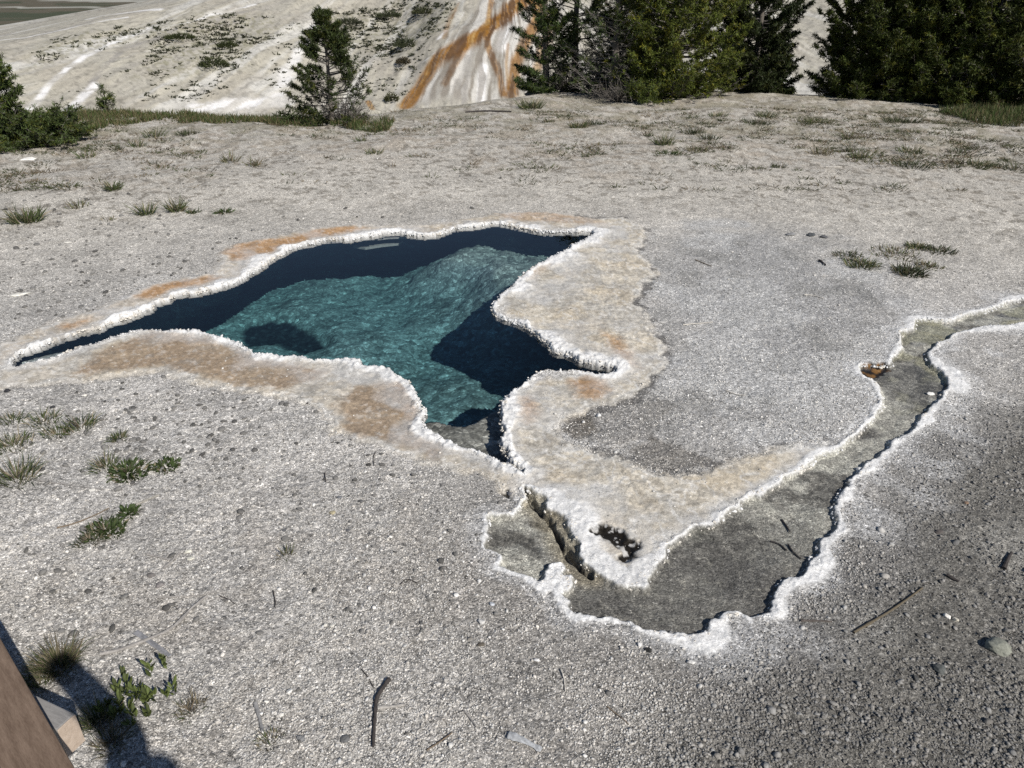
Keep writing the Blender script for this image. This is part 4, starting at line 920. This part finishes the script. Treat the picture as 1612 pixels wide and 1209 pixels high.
# grey leafless brush
def brush(px, py, h, R, n, lab, seed):
    r = np.random.default_rng(seed); t = empty('bare_shrub', gl(px, py)); tag(t, lab, 'shrub')
    a = r.random(n) * 6.283; A = np.stack([np.cos(a) * .08, np.sin(a) * .08, np.zeros(n)], 1); d = np.stack([np.cos(a) * r.random(n), np.sin(a) * r.random(n), .25 + .75 * r.random(n)], 1)
    B = A + d * np.array([[R * .6, R * .6, h * .55]]); E = A + (d + r.normal(0, .15, (n, 3))) * np.array([[R, R, h]]); E[:, 2] = np.abs(E[:, 2])
    V1, F1 = cone_branches(A, B, E, np.full(n, .006), np.full(n, .0025)); i = r.integers(0, n, n * 5); f = r.random(n * 5)[:, None]; P = B[i] * (1 - f) + E[i] * f
    Q = P + r.normal(0, .09, (n * 5, 3)); Q[:, 2] = np.abs(Q[:, 2]); V2, F2 = cone_branches(P, (P + Q) / 2, Q, np.full(n * 5, .0035), np.full(n * 5, .002))
    V = np.concatenate([V1, V2]); c = np.array([[.15, .135, .12]]) * (.6 + .6 * r.random(len(V) // 9))[:, None]
    mesh_obj('branches', V, np.concatenate([F1, F2 + len(V1)]), M_bark, t, smooth=False, attrs={'col': np.repeat(c, 9, 0)})
brush(890, 143, .75, .55, 90, 'grey leafless brush between the slender pine and the dead branched pine', 91)
brush(975, 158, .42, .5, 90, 'low tangle of dead grey twigs under the dead branched pine', 92)
brush(935, 145, .9, .5, 90, 'taller grey leafless brush just right of the first brush clump', 93)
brush(545, 190, .40, .45, 60, 'low tangle of dead grey twigs at the foot of the lone pine', 94)
def lowfir(px, py, lab, seed, R=.45, h=.22): pine('pine_sapling', gl(px, py), h, R, 40, 420, lab, seed, bare=0, profile=lambda q: 1 - .3 * q, blade=.075, green=(.075, .10, .02), inner=.2)
lowfir(1012, 160, 'low green bough clump lying in front of the big bushy pine', 95); lowfir(1075, 152, 'low green bough clump at the right front foot of the big bushy pine', 96, .4)

# far scrub
def hill_scrub():
    r = np.random.default_rng(41); pts = []
    for P, n in ((SCRUB[0], 520), (SCRUB[1], 620), (SCRUB[2], 90), ([(400,20),(470,80),(440,140),(400,120),(390,60)], 60), ([(560,80),(680,70),(640,150),(570,150)], 90), ([(215,125),(340,120),(370,150),(230,165)], 60), ([(90,150),(200,110),(215,140)], 20)):
        W = HP(P); lo, hi = W.min(0), W.max(0); p = lo + (hi - lo) * r.random((n * 4, 2)); s = sdist(W, p[:, 0], p[:, 1]); cl = fbm(p[:, 0], p[:, 1], .9, 3, 471); pts.append(p[(s < .1) & (r.random(len(p)) < ss(.35, .65, cl))][:n])
    pts = np.concatenate(pts); z = terrain(pts[:, 0], pts[:, 1]); Vs = []; Fs = []; Cs = []; off = 0
    for (x, y), zz in zip(pts, z):
        m = 14; R = .05 + .13 * r.random() ** 2; q = r.random(m) * 6.283; b = np.stack([x + R * np.cos(q) * r.random(m), y + R * np.sin(q) * r.random(m), np.full(m, zz - .02)], 1)
        d = np.stack([np.cos(q) * .8, np.sin(q) * .8, .4 + r.random(m)], 1); V, F = blades(b, d, R * (.8 + .8 * r.random(m)), np.full(m, .05), r.random(m), r)
        c = np.array([[.05, .055, .03]]) * (.6 + .8 * r.random()); Vs.append(V); Fs.append(F + off); off += len(V); Cs.append(np.repeat(np.repeat(c, m, 0), 5, 0))
    tag(mesh_obj('hillside_scrub', np.concatenate(Vs), np.concatenate(Fs), M_grass, smooth=False, attrs={'col': np.concatenate(Cs)}), 'tiny dark scrub dots scattered over the pale hillside', 'scrub', kind='stuff')
hill_scrub()
def hill_bush(px, py, R, h, lab, seed, col=(.055, .065, .025)):
    x, y = H(px, py); z = float(terrain(np.array([x]), np.array([y]))[0]); r = np.random.default_rng(seed); m = int(900 * R); a = r.random(m) * 6.283; q = R * r.random(m) ** .5
    t = empty('hillside_bush', (x, y, z)); tag(t, lab, 'bush', 'bushes on the pale hillside')
    b = np.stack([q * np.cos(a), q * np.sin(a), r.random(m) * h * (1 - (q / R) ** 2)], 1); d = np.stack([np.cos(a), np.sin(a), .8 + r.random(m)], 1) + r.normal(0, .4, (m, 3))
    V, F = blades(b, d, .10 + .12 * r.random(m), np.full(m, .04), r.random(m) * .4, r); c = np.array([col]) * (.5 + .9 * r.random(m))[:, None]
    mesh_obj('foliage', V, F, M_grass, t, smooth=False, attrs={'col': np.repeat(c, 5, 0)})
    V, F = tube([(0, 0, -.1), (0, 0, h * .5)], [.03, .015], 5); mesh_obj('stem', V, F, M_bark, t, attrs={'col': np.repeat([[.1, .08, .06]], len(V), 0)})
hill_bush(337, 104, .75, .45, 'round olive bush standing alone on the left hillside', 101)
hill_bush(285, 62, .8, .25, 'dark low bush upper left of the round olive bush on the hillside', 102)
hill_bush(358, 75, .5, .25, 'dark small bush directly above the round olive bush', 103)
hill_bush(640, 74, .7, .40, 'grey green bush on the hillside left of the orange runoff', 104, (.06, .07, .035))
hill_bush(613, 28, .8, .30, 'large low bush near the top of the view right of the lone pine', 105, (.06, .07, .035))
hill_bush(668, 22, .7, .30, 'low bush right of the large one near the top of the view', 106, (.06, .065, .03))
hill_bush(550, 38, .8, .30, 'grey bush just right of the lone pine top', 107, (.07, .075, .045))
hill_bush(617, 160, .35, .45, 'thin olive shrub at the foot of the hill between lone pine and runoff', 108, (.07, .075, .03))
hill_bush(636, 100, .4, .3, 'small brownish bush below the grey green one left of the runoff', 109, (.07, .06, .035))

# ------------------------------------------------------------------ sticks, stones
def stick(name, pts, rad, lab, col, cat='stick', lift=.006, flat=1.0, bark=0, taper=.6, seed=0):
    W = [G(*p) for p in pts]; r = np.random.default_rng(seed)
    # smooth subdivide
    P = np.array([[x, y, 0] for x, y in W]); 
    for _ in range(2):
        if len(P) > 2: P = np.concatenate([P[:1], np.stack([.75 * P[:-1] + .25 * P[1:], .25 * P[:-1] + .75 * P[1:]], 1).reshape(-1, 3), P[-1:]])
        else: P = np.array([P[0] * (1 - k) + P[1] * k for k in np.linspace(0, 1, 6)])
    zs = height(P[:, 0], P[:, 1]); zl = np.convolve(np.pad(zs, 2, 'edge'), np.ones(5) / 5, 'valid'); P[:, 2] = np.maximum(zl, zs) + rad * .55 * flat + lift
    o0 = P[0].copy(); n = len(P); rr = [rad * (1 - (1 - taper) * abs(i / (n - 1)) * 1.0) * (1 + .12 * r.normal()) for i in range(n)]
    V, F = tube(P - o0, rr, 8); c = V[:, :1] * 0
    if flat < 1: V[:, 2] = (P - o0)[:, 2].repeat(8) + (V[:, 2] - (P - o0)[:, 2].repeat(8)) * flat
    V = np.concatenate([V, [(P - o0)[0]], [(P - o0)[-1]]]); k = len(V); caps = [(k - 2, (i + 1) % 8, i, i) for i in range(8)]
    Fl = [tuple(f) for f in F] + [(k - 2, (i + 1) % 8, i) for i in range(8)] + [(k - 1, (n - 1) * 8 + i, (n - 1) * 8 + (i + 1) % 8) for i in range(8)]
    me = bpy.data.meshes.new(name); me.from_pydata([tuple(v) for v in V], [], Fl); me.update()
    cc = np.array([col]) * (.8 + .4 * r.random(len(V)))[:, None]
    at = me.attributes.new('col', 'FLOAT_COLOR', 'POINT'); at.data.foreach_set('color', np.concatenate([cc, np.ones((len(V), 1))], 1).astype(np.float32).ravel())
    me.materials.append(M_twig); o = bpy.data.objects.new(name, me); C.objects.link(o); o.location = o0; tag(o, lab, cat, 'dead sticks and twigs lying on the ground'); return o
GREY, DARK, PALE, BROWN = (.27, .255, .24), (.055, .048, .045), (.50, .47, .42), (.16, .125, .09)
STICKS = [
('stick', [(158,1031),(195,1025),(235,1008),(272,992),(300,962),(326,940)], .0075, 'long curved grey stick lying across the flat sliver at the lower left', GREY, 1),
('twig', [(248,942),(290,940),(340,934)], .003, 'thin grey twig touching the upper end of the long curved stick', GREY, 1),
('twig', [(345,938),(360,944),(370,952)], .002, 'short dark twig right of the upper end of the long curved stick', DARK, 1),
('wood_sliver', [(214,997),(240,1014),(268,1034)], .013, 'flat blue grey wood sliver under the long curved stick', (.22, .22, .23), .22),
('stick', [(613,1071),(603,1085),(592,1102),(591,1130),(589,1152),(588,1177)], .0075, 'dark crooked stick near the bottom centre', DARK, 1),
('wood_sliver', [(595,1117),(615,1113),(637,1110)], .008, 'pale short wood sliver crossing the dark crooked stick', (.36, .34, .31), .4),
('twig', [(570,1056),(580,1068),(588,1082)], .002, 'hair thin dark twig above the dark crooked stick', DARK, 1),
('stick', [(1343,999),(1370,982),(1405,962),(1451,929)], .0058, 'straight brown stick lying on the dark gravel at the lower right', (.12, .10, .07), .8),
('wood_sliver', [(1260,980),(1285,980),(1309,982)], .0055, 'short dark wood sliver beside the white rim near the stream corner', (.10, .085, .075), .5),
('stick', [(1580,896),(1585,884),(1592,871)], .009, 'stubby black stick end at the right edge of the dark gravel', DARK, .9),
('stick', [(1490,908),(1500,914),(1509,918)], .008, 'small black wood chunk behind the straight brown stick', DARK, .8),
('twig', [(883,1056),(888,1070),(890,1090)], .0035, 'small pale curved twig below the lower left bank of the stream', PALE, 1),
('wood_sliver', [(800,1160),(825,1168),(852,1181)], .014, 'pale blue grey board splinter at the bottom centre', (.36, .37, .38), .3),
('wood_sliver', [(402,1107),(408,1128),(414,1152)], .007, 'narrow grey splinter left of the dark crooked stick', (.25, .245, .24), .5),
('wood_sliver', [(214,795),(232,787),(250,779)], .008, 'grey splinter lying right of the twig crossed weed cushion', (.34, .32, .28), .5),
('stick', [(232,873),(250,878),(270,883)], .006, 'grey stick piece in front of the weed cushion, the flatter of a crossing pair', GREY, .8),
('stick', [(258,896),(270,885),(284,870)], .006, 'grey stick piece in front of the weed cushion, the steeper of a crossing pair', GREY, .8),
('twig', [(511,745),(512,753),(513,760)], .003, 'upright looking black twig stub on the pale ground left of the apron', DARK, 1),
('twig', [(592,713),(587,722),(589,734)], .002, 'curved black twig below the tan crust on the left', DARK, 1),
('twig', [(730,1120),(742,1134),(750,1146)], .003, 'short grey twig right of the dark crooked stick', GREY, 1),
('twig', [(672,1182),(690,1170),(712,1155)], .003, 'brown twig with a curled leaf at the bottom centre', BROWN, 1),
('twig', [(955,1115),(975,1130),(990,1143)], .002, 'thin brown twig below the stream on the gravel', BROWN, 1),
('twig', [(1075,513),(1098,511),(1122,508)], .004, 'straight straw coloured twig on grey ground right of the apron', PALE, 1),
('twig', [(1141,616),(1155,621),(1173,624)], .003, 'bent whitish twig on grey ground in front of the straw coloured one', PALE, 1),
('twig', [(1266,465),(1280,466),(1296,471)], .005, 'short bleached twig between the pool and the grass patch', PALE, 1),
('stick', [(1289,411),(1295,415),(1300,419)], .008, 'stubby dark stick just left of the grass patch', DARK, 1),
('twig', [(1094,410),(1106,414),(1120,420)], .004, 'thin dark twig on the ground right of the upper apron', BROWN, 1),
('log', [(733,176),(765,175),(805,177)], .018, 'thin dark fallen branch lying along the ridge above the pool', DARK, 1),
('log', [(1490,171),(1502,167),(1512,165)], .020, 'white bleached branch piece in front of the right hand pines', (.5, .48, .45), 1),
('log', [(1300,264),(1312,265),(1325,265)], .012, 'pale branch piece beside the dark litter streak', PALE, 1),
('twig', [(90,832),(120,825),(150,812),(172,800)], .0035, 'long dead stem reaching left from the weed cushion', BROWN, 1),
('twig', [(60,756),(110,765),(165,772)], .003, 'long grey stem between the left edge grass and the weed mat', GREY, 1),
('twig', [(430,930),(434,950),(433,958)], .0025, 'hooked dark twig on the left centre ground', DARK, 1),
('twig', [(657,920),(640,912),(630,922)], .0025, 'thin arched dark twig left of the small white bank stones', DARK, 1),
('twig', [(1232,812),(1240,822),(1245,832)], .004, 'dark forked twig lying in the stream, upper of three', DARK, 1),
('twig', [(1214,845),(1228,850),(1240,862)], .004, 'dark twig lying in the stream, middle of three', DARK, 1),
('twig', [(1242,852),(1250,866),(1262,876)], .004, 'dark twig lying in the stream, lowest of three', DARK, 1),
]
for k, (nm, pts, rad, lab, col, fl) in enumerate(STICKS): stick(nm, pts, rad, lab, col, 'branch' if nm == 'log' else ('splinter' if nm == 'wood_sliver' else nm), flat=fl, seed=800 + k, lift=.003)

def stone(px, py, s, lab, col, flat=.6, seed=0, sx=1.0):
    r = np.random.default_rng(seed); bv, bf = ico(3); n = bv.copy()
    for _ in range(4): d = r.normal(0, 1, 3); d /= np.linalg.norm(d); k = np.maximum(bv @ d - .55, 0); n -= k[:, None] * d * .7
    n *= (1 + (fbm(bv[:, 0] * 1 + seed, bv[:, 1] + bv[:, 2] * 1.7, 2.2, 4, seed) - .5) * .45)[:, None]
    n *= np.array([sx, 1, flat]) * s; x, y = G(px, py); z = float(height(x, y)[0]) + s * flat * .35
    c = np.array([col]) * (.75 + .5 * fbm(bv[:, 0] + 3, bv[:, 1] + bv[:, 2], 5, 3, seed + 5))[:, None]
    o = mesh_obj('stone', n, bf, M_stone, attrs={'col': c}); o.location = (x, y, z); o.rotation_euler = (0, 0, r.random() * .6); tag(o, lab, 'stone', 'loose stones lying on the mineral flat')
STONES = [
(1570,1022,.040,'large lichen grey stone on the dark gravel near the right edge',(.22,.225,.19),.55,1.0),
(1490,972,.013,'white pebble on the dark gravel right of the straight brown stick',(.62,.60,.56),.8,1.0),
(1504,977,.011,'cream pebble touching the white one on the dark gravel',(.50,.47,.40),.8,1.0),
(1475,973,.010,'grey pebble just left of the white one on the dark gravel',(.22,.215,.20),.8,1.0),
(1478,1055,.022,'dark flat stone sunk in the gravel below the white pebble',(.10,.105,.10),.5,1.2),
(1440,1068,.012,'small black stone left of the dark flat sunk stone',(.07,.07,.068),.7,1.0),
(757,981,.014,'pale rounded stone with dark shadow below the small basin',(.50,.49,.47),.7,1.2),
(774,953,.011,'bluish pale stone above the pale rounded one',(.45,.47,.50),.6,1.0),
(755,917,.010,'white stone at the lower left outside the small basin',(.62,.61,.59),.8,1.0),
(757,1017,.012,'flat dark brown stone below the pale rounded one',(.12,.105,.085),.5,1.2),
(663,981,.009,'small dark upright stone left of the pale rounded one',(.10,.10,.10),.8,.7),
(456,1089,.011,'round white pebble at the lower left centre',(.66,.65,.62),.8,1.0),
(523,985,.010,'cream chip stone left centre, right one of two',(.55,.53,.48),.6,1.1),
(512,984,.008,'cream chip stone left centre, left one of two',(.55,.53,.48),.6,1.1),
(543,1165,.015,'round dark grey stone left of the foot of the dark crooked stick',(.13,.13,.13),.7,1.0),
(473,1163,.013,'flat grey stone left of the round dark one at the bottom',(.20,.20,.20),.5,1.2),
(253,922,.018,'brownish grey round stone above the long curved stick',(.20,.185,.18),.55,1.0),
(238,906,.014,'smaller dark stone upper left of the brownish grey round one',(.14,.13,.125),.6,1.2),
(179,911,.008,'little dark pebble left of the pair above the long curved stick',(.09,.085,.08),.7,1.0),
(12,617,.016,'coal black stone at the left edge below the pool arm',(.035,.035,.04),.7,1.1),
(82,641,.013,'coal black stone right of the one at the left edge',(.04,.04,.045),.6,1.2),
(803,779,.014,'dark grey stone lodged at the neck between pool and small basin',(.14,.14,.15),.7,1.2),
(840,142,.13,'grey boulder on the ridge beside the slender pine',(.20,.19,.175),.6,1.5),
(42,251,.07,'white slab like stone in front of the low shrub at the left',(.68,.66,.62),.4,1.7),
(33,463,.032,'thin white flake on the pebbly flat left of the pool',(.66,.64,.58),.2,2.2),
(107,382,.016,'small white flake behind the pebbly flat',(.66,.64,.58),.25,1.8),
(1277,371,.035,'black clod behind the grass patch right of the pool',(.08,.085,.09),.6,1.2),
(1246,370,.035,'flat grey stone left of the black clod',(.22,.22,.22),.35,1.7),
(1297,374,.030,'dark clod right of the black one behind the grass patch',(.09,.09,.095),.6,1.2),
(523,807,.013,'ochre yellow stone on the pale ground below the left apron',(.34,.30,.20),.5,1.2),
(568,791,.012,'dark round stone right of the ochre one',(.11,.11,.11),.6,1.0),
(534,784,.011,'grey oval stone above the ochre one',(.15,.155,.165),.5,1.2),
(590,781,.011,'brownish grey stone right of the dark round one',(.20,.19,.18),.5,1.2),
(532,699,.009,'small black stone near the lower edge of the left apron',(.05,.05,.05),.7,1.1),
(580,733,.011,'black oval stone below the tan crust',(.05,.048,.045),.6,1.3),
(484,636,.007,'small black round pebble at the left end of the cream apron',(.05,.045,.045),.8,1.0),
(447,834,.010,'dark flat stone left of the ochre one',(.09,.09,.095),.5,1.3),
(548,836,.008,'small dark stone below the ochre one',(.12,.12,.125),.6,1.2),
(297,868,.012,'cream flake, upper of two right of the weed cushion',(.60,.58,.50),.4,1.2),
(300,879,.012,'cream flake, lower of two right of the weed cushion',(.60,.58,.50),.4,1.2),
(145,772,.011,'white chip between the weed mat and the weed cushion',(.62,.60,.55),.4,1.4),
(1087,1045,.013,'white stone in the gravel just below the stream bend',(.55,.54,.52),.6,1.2),
(1006,1018,.010,'white chip beside the dark gap below the stream',(.62,.61,.60),.8,1.0),
(1020,1026,.012,'black hollowed stone below the lower bank of the stream',(.03,.03,.03),.6,1.0),
(845,1041,.009,'white pebble below the tan patch at the lower centre',(.62,.61,.60),.7,1.2),
(942,656,.014,'white rounded lump on the wet dark patch right of the pool',(.62,.62,.61),.8,1.0),
(1521,792,.010,'rusty brown pebble with a pale side on the right gravel',(.20,.14,.10),.7,1.2),
(1478,838,.015,'dark flat stone on the right gravel behind the small black chunk',(.09,.08,.075),.5,1.4),
(1465,618,.016,'white crusty lump in the stream by the right bank',(.66,.65,.62),.6,1.5),
(1354,738,.018,'white crusty lump sticking out from the right bank of the stream',(.66,.655,.64),.6,1.2),
]
for k, (px, py, s, lab, col, fl, sx) in enumerate(STONES): stone(px, py, s, lab, col, fl, 900 + k, sx)

# ------------------------------------------------------------------ boardwalk with railing (lower left), unseen figure on it added for its shadow
M_rail = mat_wood('brown_rail_wood', (.095, .062, .042), (.235, .17, .125), (2, 14, 14))
M_greyw = mat_wood('grey_weathered_wood', (.16, .155, .15), (.34, .33, .32), (2, 20, 20))
M_tanw = mat_wood('end_grain_wood', (.33, .26, .20), (.52, .43, .35), (10, 10, 10))
import bmesh
def bar(name, A, B, wdt, hgt, mat, parent, bev=.006, up=(0, 0, 1)):
    A, B = Vector(A), Vector(B); L = (B - A).length; bm = bmesh.new(); bmesh.ops.create_cube(bm, size=1)
    for v in bm.verts: v.co = Vector((v.co.x * L, v.co.y * wdt, v.co.z * hgt))
    bmesh.ops.bevel(bm, geom=list(bm.edges), offset=bev, segments=2, affect='EDGES', profile=.6)
    me = bpy.data.meshes.new(name); bm.to_mesh(me); bm.free(); me.materials.append(mat)
    o = bpy.data.objects.new(name, me); C.objects.link(o); o.parent = parent
    d = (B - A).normalized(); o.rotation_mode = 'QUATERNION'; o.rotation_quaternion = d.to_track_quat('X', 'Z'); o.location = (A + B) / 2 - (Vector(parent.location) if parent else Vector()); return o
RZ = .36
e1 = np.array(G(-150, 869.9, RZ)); 
pa, pb = np.array(G(0, 1003, RZ)), np.array(G(118, 1209, RZ)); dr_ = (pb - pa) / np.linalg.norm(pb - pa); nr_ = np.array([-dr_[1], dr_[0]]); nr_ = nr_ if nr_[0] < 0 or nr_[1] < 0 else -nr_
if nr_ @ (np.array([-1, -1])) < 0: nr_ = -nr_
wd_ = .130; mid_ = pa + nr_ * wd_ / 2
railing = empty('wooden_railing', (-1.6, .3, 0)); tag(railing, 'smooth brown wooden railing slanting across the bottom left corner', 'railing')
s0, s1 = mid_ - dr_ * 1.1, mid_ + dr_ * .62
bar('handrail', (*s0, RZ - .02), (*s1, RZ - .02), wd_, .04, M_rail, railing, .008)
bar('post', (s0[0] + dr_[0] * .15, s0[1] + dr_[1] * .15, -.1), (s0[0] + dr_[0] * .15, s0[1] + dr_[1] * .15, RZ - .042), .085, .085, M_rail, railing)
joist = empty('support_beam', (-1.5, 1.3, 0)); tag(joist, 'grey weathered square timber with a sawn tan end beneath the railing', 'timber')
ja, jb, jc = np.array(G(119, 1124, .29)), np.array(G(57, 1095, .29)), np.array(G(88, 1145, .29)); ax_ = (jb - ja) / np.linalg.norm(jb - ja); pe = np.array([ax_[1], -ax_[0]]); pe = pe if pe[1] < 0 else -pe
jw = .058; c0 = ja + pe * jw / 2
bar('beam', (c0[0] + ax_[0] * .004, c0[1] + ax_[1] * .004, .235), (c0[0] + ax_[0] * 1.3, c0[1] + ax_[1] * 1.3, .235), jw, .11, M_greyw, joist, .004)
bar('beam_end', (c0[0], c0[1], .235), (c0[0] + ax_[0] * .0035, c0[1] + ax_[1] * .0035, .235), jw - .002, .108, M_tanw, joist, .001)
bar('leg', (c0[0] + ax_[0] * .6, c0[1] + ax_[1] * .6, -.1), (c0[0] + ax_[0] * .6, c0[1] + ax_[1] * .6, .178), .07, .07, M_greyw, joist)
deck = empty('boardwalk', (0, -.6, 0)); tag(deck, 'low wooden boardwalk the picture is taken from', 'boardwalk')
for k in range(22):
    xx = -2.3 + k * .205; bar('plank', (xx, -1.7, .40), (xx, .35, .40), .19, .04, M_greyw, deck, .004)
for yy in (-1.5, .15): bar('stringer', (-2.4, yy, .30), (2.2, yy, .30), .06, .155, M_greyw, deck)
for xx in (-2.2, 0, 2.0):
    for yy in (-1.5, .15): bar('leg', (xx, yy + .07, -.1), (xx, yy + .07, .375), .08, .08, M_greyw, deck)

def watcher():
    """standing figure on the boardwalk just behind the camera; added and posed to throw the shadow at the lower left"""
    z = .42; ox, oy = .56, -.60
    J = {'hip': (0, 0, .95), 'belly': (0, .01, 1.12), 'chest': (0, 0, 1.32), 'neckb': (0, 0, 1.46), 'neck': (0, .01, 1.53), 'chin': (0, .03, 1.58), 'head': (0, .02, 1.64), 'crown': (0, .01, 1.69)}
    rad = {'hip': .16, 'belly': .14, 'chest': .16, 'neckb': .09, 'neck': .055, 'chin': .075, 'head': .098, 'crown': .08}
    E = [('hip', 'belly'), ('belly', 'chest'), ('chest', 'neckb'), ('neckb', 'neck'), ('neck', 'chin'), ('chin', 'head'), ('head', 'crown')]
    arms = {'l': [(-.19, .05, 1.41), (-.43, .54, 1.26), (-.69, .74, 1.305), (-.74, .78, 1.315)], 'r': [(.19, 0, 1.41), (.26, .02, 1.12), (.25, .10, .88), (.25, .12, .82)]}
    for s in (-1, 1):
        L = 'l' if s < 0 else 'r'; A_ = arms[L]
        for nm_, p in zip(('sh', 'el', 'wr', 'pa'), A_): J[L + nm_] = p
        J[L + 'th'] = (s * .10, 0, .86); J[L + 'kn'] = (s * .13, .04, .48); J[L + 'an'] = (s * .14, -.02, .08); J[L + 'to'] = (s * .16, .14, .035)
        rad.update({L + 'sh': .07, L + 'el': .064, L + 'wr': .052, L + 'pa': .046, L + 'th': .10, L + 'kn': .065, L + 'an': .045, L + 'to': .038})
        E += [('neckb', L + 'sh'), (L + 'sh', L + 'el'), (L + 'el', L + 'wr'), (L + 'wr', L + 'pa'), ('hip', L + 'th'), (L + 'th', L + 'kn'), (L + 'kn', L + 'an'), (L + 'an', L + 'to')]
        w_, p_ = np.array(A_[2]), np.array(A_[3]); f_ = (p_ - w_) / np.linalg.norm(p_ - w_); q_ = np.cross(f_, (0, 0, 1.)); q_ = q_ / np.linalg.norm(q_) if np.linalg.norm(q_) > .2 else np.array([0, 1., 0])
        for k in range(4):
            a = L + 'f%d' % k; l_ = .045 - .006 * abs(k - 1.5); c_ = p_ + q_ * (k - 1.5) * .019 + f_ * .035
            J[a] = tuple(c_); J[a + 'b'] = tuple(c_ + f_ * l_ + np.array([0, 0, -.012])); rad[a] = .0095; rad[a + 'b'] = .008; E += [(L + 'pa', a), (a, a + 'b')]
        J[L + 't'] = tuple(p_ - q_ * .045 + f_ * .005); J[L + 'tb'] = tuple(p_ - q_ * .055 + f_ * .035); rad[L + 't'] = .012; rad[L + 'tb'] = .0095; E += [(L + 'pa', L + 't'), (L + 't', L + 'tb')]
    names = list(J); me = bpy.data.meshes.new('person'); me.from_pydata([(J[n][0] + ox, J[n][1] + oy, J[n][2] + z) for n in names], [(names.index(a), names.index(b)) for a, b in E], [])
    o = bpy.data.objects.new('person', me); C.objects.link(o)
    m = MatB('dark_clothing'); m.pbsdf((.05, .06, .09, 1), .9); me.materials.append(m.m)
    o.modifiers.new('skin', 'SKIN')
    for i, n in enumerate(names): me.skin_vertices[0].data[i].radius = (rad[n], rad[n])
    me.skin_vertices[0].data[0].use_root = True
    ss_ = o.modifiers.new('sub', 'SUBSURF'); ss_.levels = ss_.render_levels = 2
    tag(o, 'person in dark clothes on the boardwalk casting the black shadow at the bottom left', 'person')
watcher()
